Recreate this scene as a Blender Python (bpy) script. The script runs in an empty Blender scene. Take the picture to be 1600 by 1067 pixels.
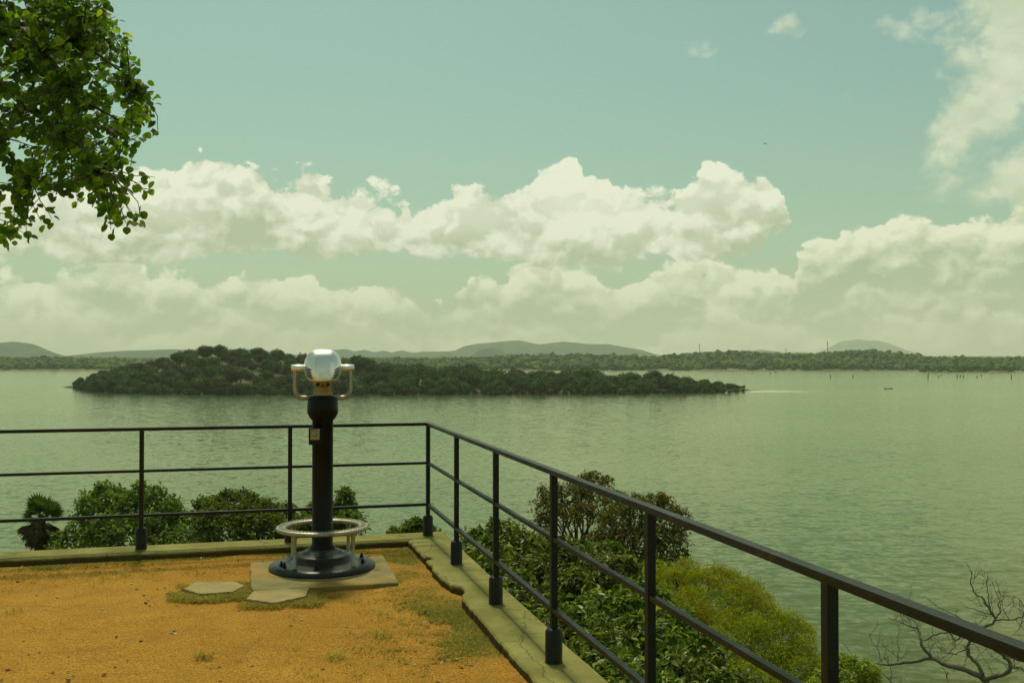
import bpy, bmesh, math, random
import numpy as np
from mathutils import Vector, Matrix, noise as mnoise
SC = bpy.context.scene
COL = SC.collection
PI = math.pi
F = 1555.0            # focal length in photo pixels (35 mm on a 36 mm sensor)
EYE = 1.62            # eye height above the terrace
HZ = 556.0            # photo row of the horizon
WATER = EYE - 18.0    # lake level
SUN_EL, SUN_AZ = math.radians(64), math.radians(-15)   # azimuth measured from +Y towards +X

# ------------------------------------------------------------------ camera
cam = bpy.data.cameras.new('camera'); cob = bpy.data.objects.new('camera', cam); COL.objects.link(cob)
cam.sensor_width = 36; cam.lens = 36 * F / 1600
cam.clip_start = 0.05; cam.clip_end = 90000
cob.location = (0, 0, EYE)
cob.rotation_euler = (PI / 2 + math.atan((HZ - 533.5) / F), 0, 0)
SC.camera = cob
SC.view_settings.view_transform = 'Standard'
SC.view_settings.look = 'None'
SC.view_settings.exposure = 0.0
SC.view_settings.gamma = 1.0
SC.render.engine = 'CYCLES'
SC.cycles.use_denoising = True
SC.cycles.max_bounces = 8
SC.cycles.volume_bounces = 1
SC.cycles.transparent_max_bounces = 8

# ------------------------------------------------------------------ node helpers
class NT:
    def __init__(s, tree):
        s.t = tree; s.n = tree.nodes; s.l = tree.links
    def node(s, typ, **kw):
        n = s.n.new(typ)
        for k, v in kw.items(): setattr(n, k, v)
        return n
    def put(s, sock, v):
        if v is None: return
        if hasattr(v, 'is_linked') or isinstance(v, bpy.types.NodeSocket): s.l.new(v, sock)
        elif isinstance(v, (tuple, list)) and len(v) == 3 and sock.type == 'RGBA': sock.default_value = (*v, 1)
        else: sock.default_value = v
    def m(s, op, a, b=None, c=None, clamp=False):
        n = s.node('ShaderNodeMath', operation=op, use_clamp=clamp)
        s.put(n.inputs[0], a)
        if b is not None: s.put(n.inputs[1], b)
        if c is not None: s.put(n.inputs[2], c)
        return n.outputs[0]
    def vm(s, op, a, b=None, scale=None):
        n = s.node('ShaderNodeVectorMath', operation=op)
        s.put(n.inputs[0], a)
        if b is not None: s.put(n.inputs[1], b)
        if scale is not None: s.put(n.inputs['Scale'], scale)
        return n.outputs['Value'] if op in ('LENGTH', 'DOT_PRODUCT', 'DISTANCE') else n.outputs['Vector']
    def mix(s, f, a, b, typ='MIX'):
        n = s.node('ShaderNodeMix', data_type='RGBA', blend_type=typ)
        s.put(n.inputs['Factor'], f); s.put(n.inputs['A'], a) if False else None
        ins = [i for i in n.inputs if i.type == 'RGBA']
        s.put(ins[0], a); s.put(ins[1], b)
        return [o for o in n.outputs if o.type == 'RGBA'][0]
    def noise(s, vec, scale, detail=4, rough=0.5, dist=0.0, out='Fac'):
        n = s.node('ShaderNodeTexNoise')
        if vec is not None: s.put(n.inputs['Vector'], vec)
        n.inputs['Scale'].default_value = scale; n.inputs['Detail'].default_value = detail
        n.inputs['Roughness'].default_value = rough; n.inputs['Distortion'].default_value = dist
        return n.outputs[0] if out == 'Fac' else n.outputs['Color']
    def voro(s, vec, scale, detail=0, rough=0.5, feature='F1', rnd=1.0, out='Distance'):
        n = s.node('ShaderNodeTexVoronoi', feature=feature)
        if vec is not None: s.put(n.inputs['Vector'], vec)
        n.inputs['Scale'].default_value = scale
        if 'Detail' in n.inputs: n.inputs['Detail'].default_value = detail; n.inputs['Roughness'].default_value = rough
        n.inputs['Randomness'].default_value = rnd
        return n.outputs[out]
    def smooth(s, v, a, b, lo=0.0, hi=1.0):
        n = s.node('ShaderNodeMapRange', interpolation_type='SMOOTHSTEP')
        s.put(n.inputs['Value'], v)
        n.inputs['From Min'].default_value = a; n.inputs['From Max'].default_value = b
        n.inputs['To Min'].default_value = lo; n.inputs['To Max'].default_value = hi
        return n.outputs[0]
    def lin(s, v, a, b, lo=0.0, hi=1.0):
        n = s.node('ShaderNodeMapRange')
        s.put(n.inputs['Value'], v)
        n.inputs['From Min'].default_value = a; n.inputs['From Max'].default_value = b
        n.inputs['To Min'].default_value = lo; n.inputs['To Max'].default_value = hi
        return n.outputs[0]
    def ramp(s, v, stops):
        n = s.node('ShaderNodeValToRGB'); cr = n.color_ramp
        while len(cr.elements) < len(stops): cr.elements.new(0.5)
        for e, (p, c) in zip(cr.elements, stops): e.position = p; e.color = (*c, 1)
        s.put(n.inputs[0], v)
        return n.outputs[0]
    def bump(s, h, strength=0.5, dist=0.01, normal=None):
        n = s.node('ShaderNodeBump')
        n.inputs['Strength'].default_value = strength; s.put(n.inputs['Distance'], dist)
        s.put(n.inputs['Height'], h)
        if normal is not None: s.put(n.inputs['Normal'], normal)
        return n.outputs[0]

# ------------------------------------------------------------------ world: tinted Nishita sky with cumulus built from direction
world = bpy.data.worlds.new('World'); SC.world = world; world.use_nodes = True
def build_world():
    w = NT(world.node_tree); w.n.clear()
    tc = w.node('ShaderNodeTexCoord').outputs['Generated']
    D = w.vm('NORMALIZE', tc)
    sp = w.node('ShaderNodeSeparateXYZ'); w.put(sp.inputs[0], D)
    X, Y, Z = sp.outputs
    az = w.m('ARCTAN2', X, Y); el = w.m('ARCSINE', Z)
    cb = w.node('ShaderNodeCombineXYZ'); w.put(cb.inputs[0], az); w.put(cb.inputs[1], el); P0 = cb.outputs[0]
    def px2(px, py):
        u = (px - 800) / F; v = (HZ - py) / F
        a = math.atan(u); return a, math.atan(v * math.cos(a))
    def curve(pts, azs):
        n = w.node('ShaderNodeFloatCurve')
        c = n.mapping.curves[0]
        q = []
        for px, py in pts:
            a, e = px2(px, py); q.append(((a + 0.6) / 1.2, max(0, e) / 0.5))
        c.points[0].location = q[0]; c.points[1].location = q[-1]
        for p in q[1:-1]: c.points.new(*p)
        for p in c.points: p.handle_type = 'VECTOR'
        n.mapping.update()
        w.put(n.inputs['Value'], w.lin(azs, -0.6, 0.6))
        return w.m('MULTIPLY', n.outputs[0], 0.5)
    topA = [(-120, 330), (-40, 300), (60, 290), (130, 268), (190, 255), (240, 262), (275, 250), (300, 232), (330, 240), (350, 235), (385, 226), (400, 238), (415, 262),
            (440, 264), (475, 248), (500, 262), (514, 290), (520, 298), (548, 279), (580, 292), (620, 300), (660, 309), (690, 313), (730, 290), (760, 297), (800, 276), (830, 262),
            (858, 236), (880, 232), (900, 252), (910, 278), (930, 268), (945, 260), (965, 278), (985, 270), (1015, 258), (1035, 268), (1060, 287), (1090, 275), (1103, 258),
            (1125, 242), (1140, 262), (1160, 277), (1185, 268), (1205, 262), (1225, 285), (1236, 330), (1244, 400), (1300, 470), (1720, 470)]
    botA = [(-120, 392), (100, 398), (200, 394), (330, 400), (400, 395), (560, 404), (700, 398), (800, 402), (900, 412), (1000, 408), (1100, 398), (1180, 388), (1225, 365), (1244, 335), (1300, 300), (1720, 300)]
    topB = [(-120, 450), (0, 432), (60, 425), (120, 410), (190, 398), (225, 410), (234, 437), (265, 415), (300, 425), (335, 445), (360, 432), (372, 416), (400, 405), (415, 403), (428, 422),
            (500, 424), (516, 440), (550, 436), (575, 446), (620, 450), (680, 462), (705, 468), (735, 425), (765, 418), (795, 440), (830, 405), (885, 408), (925, 440), (945, 462), (985, 440), (1010, 415), (1040, 402),
            (1080, 388), (1120, 412), (1170, 412), (1215, 410), (1240, 430), (1252, 382), (1272, 364), (1302, 380), (1320, 345), (1350, 333), (1400, 328), (1430, 338), (1450, 328),
            (1500, 335), (1550, 347), (1600, 330), (1720, 320)]
    topD = [(-120, 485), (0, 478), (60, 470), (110, 468), (160, 486), (210, 492), (300, 496), (340, 486), (385, 476), (430, 492), (500, 500), (545, 488), (600, 494), (650, 512), (720, 520), (780, 505), (840, 490), (900, 497), (960, 512), (1010, 500), (1060, 478), (1110, 468), (1160, 486), (1210, 480), (1260, 496), (1320, 500), (1380, 474), (1420, 466), (1480, 484), (1540, 470), (1600, 462), (1720, 470)]
    # domain warp
    Ds = w.vm('MULTIPLY', D, (1, 1, 1.25))
    nc = w.noise(Ds, 22, 5, 0.6, out='Color')
    wv = w.vm('SCALE', w.vm('SUBTRACT', nc, (0.5, 0.5, 0.5)), scale=0.030)
    nc2 = w.noise(Ds, 90, 5, 0.62, out='Color')
    wv2 = w.vm('SCALE', w.vm('SUBTRACT', nc2, (0.5, 0.5, 0.5)), scale=0.012)
    P = w.vm('ADD', w.vm('ADD', P0, wv), wv2)
    spp = w.node('ShaderNodeSeparateXYZ'); w.put(spp.inputs[0], P)
    azw, elw = spp.outputs[0], spp.outputs[1]
    tA = curve(topA, azw); bA = curve(botA, azw); tB = curve(topB, azw); tD = curve(topD, azw)
    dA = w.m('MINIMUM', w.m('SUBTRACT', tA, elw), w.m('MULTIPLY', w.m('SUBTRACT', elw, bA), 0.8))
    dB = w.m('SUBTRACT', tB, elw)
    # billow relief
    def billow(v, fine=True):
        a = w.node('ShaderNodeTexVoronoi', feature='F1'); w.put(a.inputs['Vector'], v)
        a.inputs['Scale'].default_value = 14
        a.inputs['Detail'].default_value = 2.5; a.inputs['Roughness'].default_value = 0.48; a.inputs['Lacunarity'].default_value = 2.3
        o = w.m('MULTIPLY', w.m('SUBTRACT', 0.42, a.outputs['Distance']), 1.3)
        if fine: o = w.m('ADD', o, w.m('MULTIPLY', w.m('SUBTRACT', w.noise(v, 60, 6, 0.6), 0.5), 0.7))
        return o
    Dw = w.vm('ADD', Ds, w.vm('SCALE', wv, scale=1.3))
    bi = billow(Dw); bi2 = billow(w.vm('ADD', Dw, (-0.004, 0, 0.0115)))
    relief = w.m('MAXIMUM', w.m('SUBTRACT', bi, bi2), -0.22)
    blobs = [  # px, py, half width, half height (px), tilt deg
        (1590, 95, 150, 85, 62), (1500, 180, 90, 58, 50), (1600, 20, 150, 80, 30), (1450, 228, 42, 26, 20), (1475, 18, 52, 26, 12), (1382, 26, 34, 18, 32),
        (1570, 294, 120, 38, 8), (1610, 258, 70, 46, 30), (1075, 64, 32, 13, -18), (1205, 50, 40, 17, 12), (238, 230, 46, 15, 0), (236, 8, 24, 18, -30), (1322, 150, 18, 7, 5)]
    d = None
    for (px, py, rx, ry, t) in blobs:
        a, e = px2(px, py)
        v = w.vm('SUBTRACT', P, (a, e, 0))
        mp = w.node('ShaderNodeMapping', vector_type='TEXTURE')
        w.put(mp.inputs[0], v); mp.inputs['Rotation'].default_value = (0, 0, math.radians(t)); mp.inputs['Scale'].default_value = (rx / F, ry / F, 1)
        q = w.m('MULTIPLY', w.m('SUBTRACT', 1.0, w.vm('LENGTH', mp.outputs[0])), ry / F)
        d = q if d is None else w.m('MAXIMUM', d, q)
    # clouds away from the photographed quarter of the sky
    gn = w.noise(D, 3.4, 7, 0.55, 0.2)
    gd = w.m('MULTIPLY', w.m('SUBTRACT', gn, 0.51), 0.35)
    out = w.m('MAXIMUM', w.smooth(el, 0.38, 0.5), w.smooth(w.m('ABSOLUTE', az), 0.58, 0.75))
    gd = w.m('SUBTRACT', gd, w.m('MULTIPLY', w.m('SUBTRACT', 1.0, out), 0.6))
    amp = w.m('MINIMUM', w.m('MULTIPLY', bi, 0.030), 0.0095)
    dA = w.m('MINIMUM', w.m('ADD', w.m('SUBTRACT', tA, elw), amp), w.m('ADD', w.m('MULTIPLY', w.m('SUBTRACT', elw, bA), 0.8), w.m('MULTIPLY', amp, 0.45)))
    aA = w.smooth(dA, -0.0145, -0.0090)
    aB = w.smooth(w.m('ADD', dB, w.m('MINIMUM', w.m('MULTIPLY', bi, 0.030), 0.008)), -0.019, -0.012)
    aB = w.m('MULTIPLY', aB, 0.94)
    aC = w.m('MULTIPLY', w.smooth(w.m('ADD', d, w.m('MULTIPLY', bi, 0.030)), -0.014, 0.014), 0.92)
    aG = w.m('MULTIPLY', w.smooth(gd, 0.0, 0.05), 0.9)
    # shading of each layer
    rA = w.m('DIVIDE', w.m('SUBTRACT', elw, bA), w.m('MAXIMUM', w.m('SUBTRACT', tA, bA), 0.01))
    lump = w.m('MULTIPLY', w.m('SUBTRACT', w.noise(Dw, 9, 3, 0.5), 0.5), 1.5)
    sA = w.m('ADD', w.m('ADD', w.m('ADD', w.smooth(rA, -0.1, 0.7, 0.18, 0.85), lump), w.m('MULTIPLY', relief, 1.5)), 0.0, clamp=True)
    dD = w.m('ADD', w.m('SUBTRACT', tD, elw), w.m('MULTIPLY', bi, 0.022))
    bandD = w.m('MULTIPLY', w.m('MULTIPLY', w.smooth(dD, -0.003, 0.003), w.smooth(dD, 0.0, 0.034, 1, 0)), 0.5)
    rB = w.m('ADD', w.m('ADD', w.smooth(dB, 0.0, 0.050, 0.98, 0.22), bandD), lump)
    sB = w.m('ADD', rB, w.m('MULTIPLY', relief, 1.3), clamp=True)
    sC = w.m('ADD', w.m('ADD', 0.55, lump), w.m('MULTIPLY', relief, 1.2), clamp=True)
    K = 10.0
    def rgb(r, g, b):
        f = lambda c: ((c / 255 + 0.055) / 1.055) ** 2.4 if c > 10 else c / 255 / 12.92
        return (f(r) * K, f(g) * K, f(b) * K)
    lit, shd = rgb(243, 246, 221), rgb(180, 193, 159)
    litB, shdB = rgb(246, 248, 216), rgb(170, 187, 152)
    litC, shdC = rgb(224, 231, 200), rgb(198, 211, 178)
    sky = w.node('ShaderNodeTexSky', sky_type='NISHITA'); sky.sun_disc = False
    sky.sun_elevation = SUN_EL; sky.sun_rotation = SUN_AZ
    sky.air_density = 1.0; sky.dust_density = 2.5; sky.ozone_density = 1.0
    base = w.vm('MULTIPLY', sky.outputs[0], (SKYT[0], SKYT[1], SKYT[2]))
    hz = w.m('POWER', 2.718, w.m('MULTIPLY', w.m('ABSOLUTE', el), -9.0))
    base = w.mix(w.m('MULTIPLY', hz, 0.75), base, rgb(188, 207, 175))
    c = w.mix(aG, base, rgb(200, 206, 176))
    c = w.mix(aC, c, w.mix(sC, shdC, litC))
    c = w.mix(aB, c, w.mix(sB, shdB, litB))
    c = w.mix(aA, c, w.mix(sA, shd, lit))
    hz2 = w.m('POWER', 2.718, w.m('MULTIPLY', w.m('ABSOLUTE', el), -26.0))
    c = w.mix(w.m('MULTIPLY', hz2, 0.50), c, rgb(218, 225, 188))
    c = w.mix(w.smooth(el, -0.02, 0.0, 1.0, 0.0), c, rgb(120, 125, 95))
    bg = w.node('ShaderNodeBackground'); w.put(bg.inputs[0], c); bg.inputs[1].default_value = 1.0 / K
    ow = w.node('ShaderNodeOutputWorld'); w.l.new(bg.outputs[0], ow.inputs[0])
SKYT = (.76, 1.04, .68)
build_world()
world.cycles.sampling_method = 'MANUAL'; world.cycles.sample_map_resolution = 512

sun = bpy.data.lights.new('sun', 'SUN'); sun.energy = 3.0; sun.angle = math.radians(6); sun.color = (1.0, 0.93, 0.64)
so = bpy.data.objects.new('sun', sun); COL.objects.link(so)
sd = Vector((math.sin(SUN_AZ) * math.cos(SUN_EL), math.cos(SUN_AZ) * math.cos(SUN_EL), math.sin(SUN_EL)))
so.rotation_euler = sd.to_track_quat('Z', 'Y').to_euler(); so.location = (0, 0, 30)

# ------------------------------------------------------------------ mesh helpers
def sstep(x, a, b):
    t_ = min(1, max(0, (x - a) / (b - a))); return t_ * t_ * (3 - 2 * t_)
def P(px, py, D): return np.array([(px - 800) / F * D, D, EYE - (py - HZ) / F * D])
def on(px, py, z):                       # point of a horizontal plane seen at a pixel
    D = F * (EYE - z) / (py - HZ); return np.array([(px - 800) / F * D, D, z])
def link(name, verts, faces, mat=None, parent=None, smooth=False):
    me = bpy.data.meshes.new(name)
    if isinstance(verts, np.ndarray): verts = verts.tolist()
    if isinstance(faces, np.ndarray): faces = faces.tolist()
    me.from_pydata(verts, [], faces); me.update()
    if smooth: me.polygons.foreach_set('use_smooth', [True] * len(me.polygons))
    if mat is not None: me.materials.append(mat)
    o = bpy.data.objects.new(name, me); COL.objects.link(o)
    if parent is not None: o.parent = parent
    return o
def tag(o, label=None, cat=None, group=None, kind=None):
    for k, v in (('label', label), ('category', cat), ('group', group), ('kind', kind)):
        if v is not None: o[k] = v
    return o
def empty(name, loc=(0, 0, 0), rz=0.0):
    o = bpy.data.objects.new(name, None); COL.objects.link(o); o.location = loc; o.rotation_euler = (0, 0, rz); o.empty_display_size = 0.2
    return o
class MB:
    """collects shapes and links them as one mesh"""
    def __init__(s): s.v = []; s.f = []; s.n = 0; s.sm = []
    def add(s, v, f, smooth=False):
        s.v += [tuple(map(float, p)) for p in v]; s.f += [tuple(i + s.n for i in q) for q in f]; s.n += len(v); s.sm += [smooth] * len(f)
    def box(s, c, d, rot=None, bevel=0.0):
        c = np.array(c, float); hx, hy, hz = [q / 2 for q in d]
        M = np.eye(3) if rot is None else np.array(rot)
        if bevel <= 0:
            p = [(x, y, z) for z in (-hz, hz) for x, y in ((-hx, -hy), (hx, -hy), (hx, hy), (-hx, hy))]
            f = [(3, 2, 1, 0), (4, 5, 6, 7), (0, 1, 5, 4), (1, 2, 6, 5), (2, 3, 7, 6), (3, 0, 4, 7)]
            s.add([c + M @ np.array(q) for q in p], f); return
        bm = bmesh.new(); bmesh.ops.create_cube(bm, size=1)
        for v in bm.verts: v.co = Vector((v.co.x * d[0], v.co.y * d[1], v.co.z * d[2]))
        bmesh.ops.bevel(bm, geom=bm.edges[:], offset=bevel, segments=2, affect='EDGES', profile=0.6)
        bm.verts.index_update()
        s.add([c + M @ np.array(v.co) for v in bm.verts], [[v.index for v in f.verts] for f in bm.faces], False); bm.free()
    def lathe(s, prof, c=(0, 0, 0), seg=48, caps=True):
        v = []; f = []; n = len(prof)
        for r, z in prof:
            for k in range(seg):
                a = 2 * PI * k / seg; v.append((c[0] + r * math.cos(a), c[1] + r * math.sin(a), c[2] + z))
        for i in range(n - 1):
            for k in range(seg):
                k2 = (k + 1) % seg; f.append((i * seg + k, i * seg + k2, (i + 1) * seg + k2, (i + 1) * seg + k))
        s.add(v, f, True)
        if caps:
            s.add(v[:seg], [tuple(range(seg))[::-1]]); s.add(v[-seg:], [tuple(range(seg))])
    def tube(s, pts, rad, seg=10, caps=True, smooth=True):
        pts = [np.array(p, float) for p in pts]; n = len(pts)
        if not hasattr(rad, '__len__'): rad = [rad] * n
        v = []; f = []; up = None
        for i in range(n):
            t = pts[min(i + 1, n - 1)] - pts[max(i - 1, 0)]; t = t / (np.linalg.norm(t) + 1e-9)
            if up is None:
                up = np.array([0, 0, 1.0]) if abs(t[2]) < 0.9 else np.array([0, 1.0, 0])
            a = up - t * np.dot(up, t); a /= (np.linalg.norm(a) + 1e-9); b = np.cross(t, a); up = a
            for k in range(seg):
                th = 2 * PI * k / seg; v.append(pts[i] + rad[i] * (math.cos(th) * a + math.sin(th) * b))
        for i in range(n - 1):
            for k in range(seg):
                k2 = (k + 1) % seg; f.append((i * seg + k, i * seg + k2, (i + 1) * seg + k2, (i + 1) * seg + k))
        s.add(v, f, smooth)
        if caps: s.add(v[:seg], [tuple(range(seg))[::-1]]); s.add(v[-seg:], [tuple(range(seg))])
    def build(s, name, mat, parent=None):
        o = link(name, s.v, s.f, mat, parent); o.data.polygons.foreach_set('use_smooth', s.sm); return o

def leaf_shape(kind):
    if kind == 'round':      # heart-like round leaf with a short tip
        p = [(0, 0), (.30, .10), (.47, .34), (.44, .62), (.24, .84), (0, .98), (-.24, .84), (-.44, .62), (-.47, .34), (-.30, .10)]
        z = [0, .05, .10, .09, .05, -.06, .05, .09, .10, .05]; mid = (0, .45, 0)
    elif kind == 'lance':
        p = [(0, 0), (.17, .22), (.21, .5), (.12, .8), (0, 1), (-.12, .8), (-.21, .5), (-.17, .22)]
        z = [0, .05, .05, 0, -.14, 0, .05, .05]; mid = (0, .5, -.01)
    elif kind == 'quad':
        return np.array([(0, 0, 0), (.35, .5, .08), (0, 1, 0), (-.35, .5, .08)]), [(0, 1, 2, 3)]
    elif kind == 'clump':    # a ragged leaf spray seen from afar
        return np.array([(0, -.5, 0), (.3, -.15, .15), (.55, .1, -.1), (.12, .2, .1), (0, .6, 0), (-.2, .12, -.12), (-.55, .2, .1), (-.25, -.2, 0)]), [(0, 1, 2, 3, 5, 7), (3, 4, 5), (5, 6, 7)]
    elif kind == 'needle':
        return np.array([(0, 0, 0), (.07, .4, .02), (0, 1, -.05), (-.07, .4, .02)]), [(0, 1, 2, 3)]
    v = np.array([(mid[0], mid[1], mid[2] - .02)] + [(a, b, c) for (a, b), c in zip(p, z)]); n = len(p)
    return v, [(0, 1 + i, 1 + (i + 1) % n) for i in range(n)]

def scatter(pos, nrm, size, kind, rng, hang=None):
    """leaf copies: pos (n,3), nrm (n,3) approximate facing, size (n,)"""
    n = len(pos); sv, sf = leaf_shape(kind)
    nrm = nrm / (np.linalg.norm(nrm, axis=1, keepdims=True) + 1e-9)
    r = rng.normal(size=(n, 3)) if hang is None else hang + rng.normal(size=(n, 3)) * 0.45
    t = r - nrm * (r * nrm).sum(1, keepdims=True); t /= (np.linalg.norm(t, axis=1, keepdims=True) + 1e-9)
    b = np.cross(t, nrm)
    V = (sv[None, :, 0, None] * b[:, None] + sv[None, :, 1, None] * t[:, None] + sv[None, :, 2, None] * nrm[:, None]) * size[:, None, None] + pos[:, None]
    k = len(sv); off = (np.arange(n) * k)
    faces = []
    for q in sf:
        faces += (np.array(q)[None] + off[:, None]).tolist()
    return V.reshape(-1, 3), faces

def lobe_points(lobes, n, rng, shell=0.35, up=0.25):
    """points near the surface of lumpy ellipsoids; returns pos and outward normals"""
    L = np.array([l[:3] for l in lobes]); R = np.array([l[3:6] for l in lobes])
    wgt = (R[:, 0] * R[:, 1] + R[:, 0] * R[:, 2]) ; wgt = wgt / wgt.sum()
    pos = []; nr = []; tot = 0
    while tot < n:
        i = rng.choice(len(lobes), size=n, p=wgt)
        d = rng.normal(size=(n, 3)); d[:, 2] += up; d /= np.linalg.norm(d, axis=1, keepdims=True)
        # lumps
        a = d @ np.array([3.1, 5.3, 2.7]) + i * 1.7; c = d @ np.array([-4.7, 2.2, 5.9]) + i * 2.9
        rr = 1 + 0.13 * np.sin(a * 1.9) + 0.10 * np.sin(c * 2.3 + 1)
        rr = rr * (1 - shell * rng.random(n) ** 1.8)
        p = L[i] + d * R[i] * rr[:, None]
        keep = np.ones(n, bool)
        for j in range(len(lobes)):
            q = (p - L[j]) / R[j]; keep &= ~(((q ** 2).sum(1) < 0.42) & (i != j))
        pos.append(p[keep]); nr.append(d[keep] / R[i][keep]); tot += keep.sum()
    pos = np.concatenate(pos)[:n]; nr = np.concatenate(nr)[:n]
    nr /= np.linalg.norm(nr, axis=1, keepdims=True)
    return pos, nr

def crown(name, lobes, n, size, kind, mat, parent, seed, shell=0.35, up=0.25, face=0.55, core=0.0, hang=None):
    rng = np.random.default_rng(seed)
    pos, nr = lobe_points(lobes, n, rng, shell, up)
    nn = nr * face + rng.normal(size=(n, 3)) * (1 - face) + np.array([0, 0, 0.35])
    V, Fc = scatter(pos, nn, size * (0.65 + 0.7 * rng.random(n)), kind, rng, hang)
    V = V.tolist()
    if core > 0:
        for l in lobes:
            bm = bmesh.new(); bmesh.ops.create_icosphere(bm, subdivisions=2, radius=1.0)
            base = len(V)
            for v in bm.verts:
                c = v.co * (1 + 0.22 * mnoise.noise(v.co * 2.3 + Vector(l[:3])))
                V.append((l[0] + c.x * l[3] * core, l[1] + c.y * l[4] * core, l[2] + c.z * l[5] * core))
            bm.verts.index_update()
            Fc += [[v.index + base for v in f.verts] for f in bm.faces]; bm.free()
    return link(name, V, Fc, mat, parent)

# ------------------------------------------------------------------ materials
def newmat(name):
    m = bpy.data.materials.new(name); m.use_nodes = True; t = NT(m.node_tree); t.n.clear()
    out = t.node('ShaderNodeOutputMaterial'); return m, t, out
def principled(t, out, color, rough=0.7, metal=0.0, normal=None, spec=0.5, **kw):
    b = t.node('ShaderNodeBsdfPrincipled')
    t.put(b.inputs['Base Color'], color); t.put(b.inputs['Roughness'], rough); t.put(b.inputs['Metallic'], metal)
    b.inputs['Specular IOR Level'].default_value = spec
    if normal is not None: t.l.new(normal, b.inputs['Normal'])
    for k, v in kw.items(): t.put(b.inputs[k], v)
    if out is not None: t.l.new(b.outputs[0], out.inputs[0])
    return b
def foliage(name, stops, trans=0.3, rough=0.55, big=0.0, bigcol=None, bigscale=0.8, vr=(.82, 1.22)):
    m, t, out = newmat(name)
    r = t.node('ShaderNodeNewGeometry').outputs['Random Per Island']
    c = t.ramp(r, stops)
    oc = t.node('ShaderNodeTexCoord').outputs['Object']
    if bigcol:
        c = t.mix(t.m('MULTIPLY', t.smooth(t.noise(oc, bigscale, 2), 0.42, 0.66), big), c, bigcol)
    oi = t.node('ShaderNodeObjectInfo').outputs['Random']
    hs = t.node('ShaderNodeHueSaturation'); t.put(hs.inputs['Color'], c); t.put(hs.inputs['Value'], t.lin(oi, 0, 1, vr[0], vr[1])); t.put(hs.inputs['Hue'], t.lin(oi, 0, 1, 0.485, 0.51))
    c = hs.outputs[0]
    b = principled(t, None, c, rough, spec=0.35)
    tr = t.node('ShaderNodeBsdfTranslucent'); t.put(tr.inputs[0], t.vm('MULTIPLY', c, (1.5, 1.6, 0.6)))
    mx = t.node('ShaderNodeMixShader'); mx.inputs[0].default_value = trans
    t.l.new(b.outputs[0], mx.inputs[1]); t.l.new(tr.outputs[0], mx.inputs[2]); t.l.new(mx.outputs[0], out.inputs[0])
    return m
def obj_coord(t): return t.node('ShaderNodeTexCoord').outputs['Object']
M = {}
M['fol_canopy'] = foliage('leaf_canopy', [(0, (.050, .105, .003)), (.45, (.085, .165, .004)), (.8, (.15, .245, .006)), (1, (.25, .34, .010))], 0.62, 0.6)
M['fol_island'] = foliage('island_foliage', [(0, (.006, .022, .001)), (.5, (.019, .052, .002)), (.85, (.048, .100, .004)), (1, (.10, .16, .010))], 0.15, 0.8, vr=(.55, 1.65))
M['fol_island_brown'] = foliage('island_brown_foliage', [(0, (.022, .024, .006)), (1, (.042, .042, .010))], 0.15, 0.8)
M['fol_far'] = foliage('far_shore_foliage', [(0, (.045, .078, .012)), (.6, (.060, .100, .014)), (1, (.090, .135, .018))], 0.1, 0.9, .7, (.028, .052, .012), .018)
M['fol_green'] = foliage('green_tree_leaves', [(0, (.040, .072, .005)), (.6, (.082, .130, .009)), (1, (.18, .235, .018))], 0.4, 0.55)
M['fol_brown'] = foliage('brown_tree_leaves', [(0, (.040, .052, .006)), (.6, (.085, .094, .010)), (1, (.17, .16, .022))], 0.35, 0.6, 0.6, (.11, .070, .010), 0.7)
M['fol_shrub'] = foliage('broad_shrub_leaves', [(0, (.038, .062, .004)), (.5, (.078, .118, .009)), (.85, (.165, .205, .022)), (1, (.30, .32, .08))], 0.35, 0.42)
M['fol_yellow'] = foliage('feathery_bush_leaves', [(0, (.16, .21, .005)), (.6, (.27, .33, .008)), (1, (.42, .46, .018))], 0.5, 0.7, 0.5, (.26, .20, .008), 0.9)
M['fol_bright'] = foliage('bright_bush_leaves', [(0, (.14, .22, .005)), (1, (.30, .42, .010))], 0.35, 0.5)
M['fol_palm'] = foliage('palm_leaf', [(0, (.040, .068, .010)), (1, (.11, .145, .025))], 0.2, 0.5)
M['fol_palm_dry'] = foliage('dry_palm_leaf', [(0, (.045, .036, .014)), (1, (.12, .09, .035))], 0.1, 0.8)
M['grass'] = foliage('dry_grass', [(0, (.14, .13, .014)), (.5, (.28, .23, .030)), (1, (.50, .38, .08))], 0.35, 0.8, 0.55, (.14, .18, .012), 2.2)

def bark(name, c1, c2, scale=12):
    m, t, out = newmat(name); oc = obj_coord(t)
    n = t.noise(t.vm('MULTIPLY', oc, (1, 1, .25)), scale, 5, 0.6)
    principled(t, out, t.mix(n, c1, c2), 0.85, normal=t.bump(n, 0.6, 0.02)); return m
M['bark'] = bark('bark_brown', (.035, .028, .014), (.11, .085, .045))
M['bark_grey'] = bark('dead_wood', (.065, .060, .028), (.27, .245, .15), 20)

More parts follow.
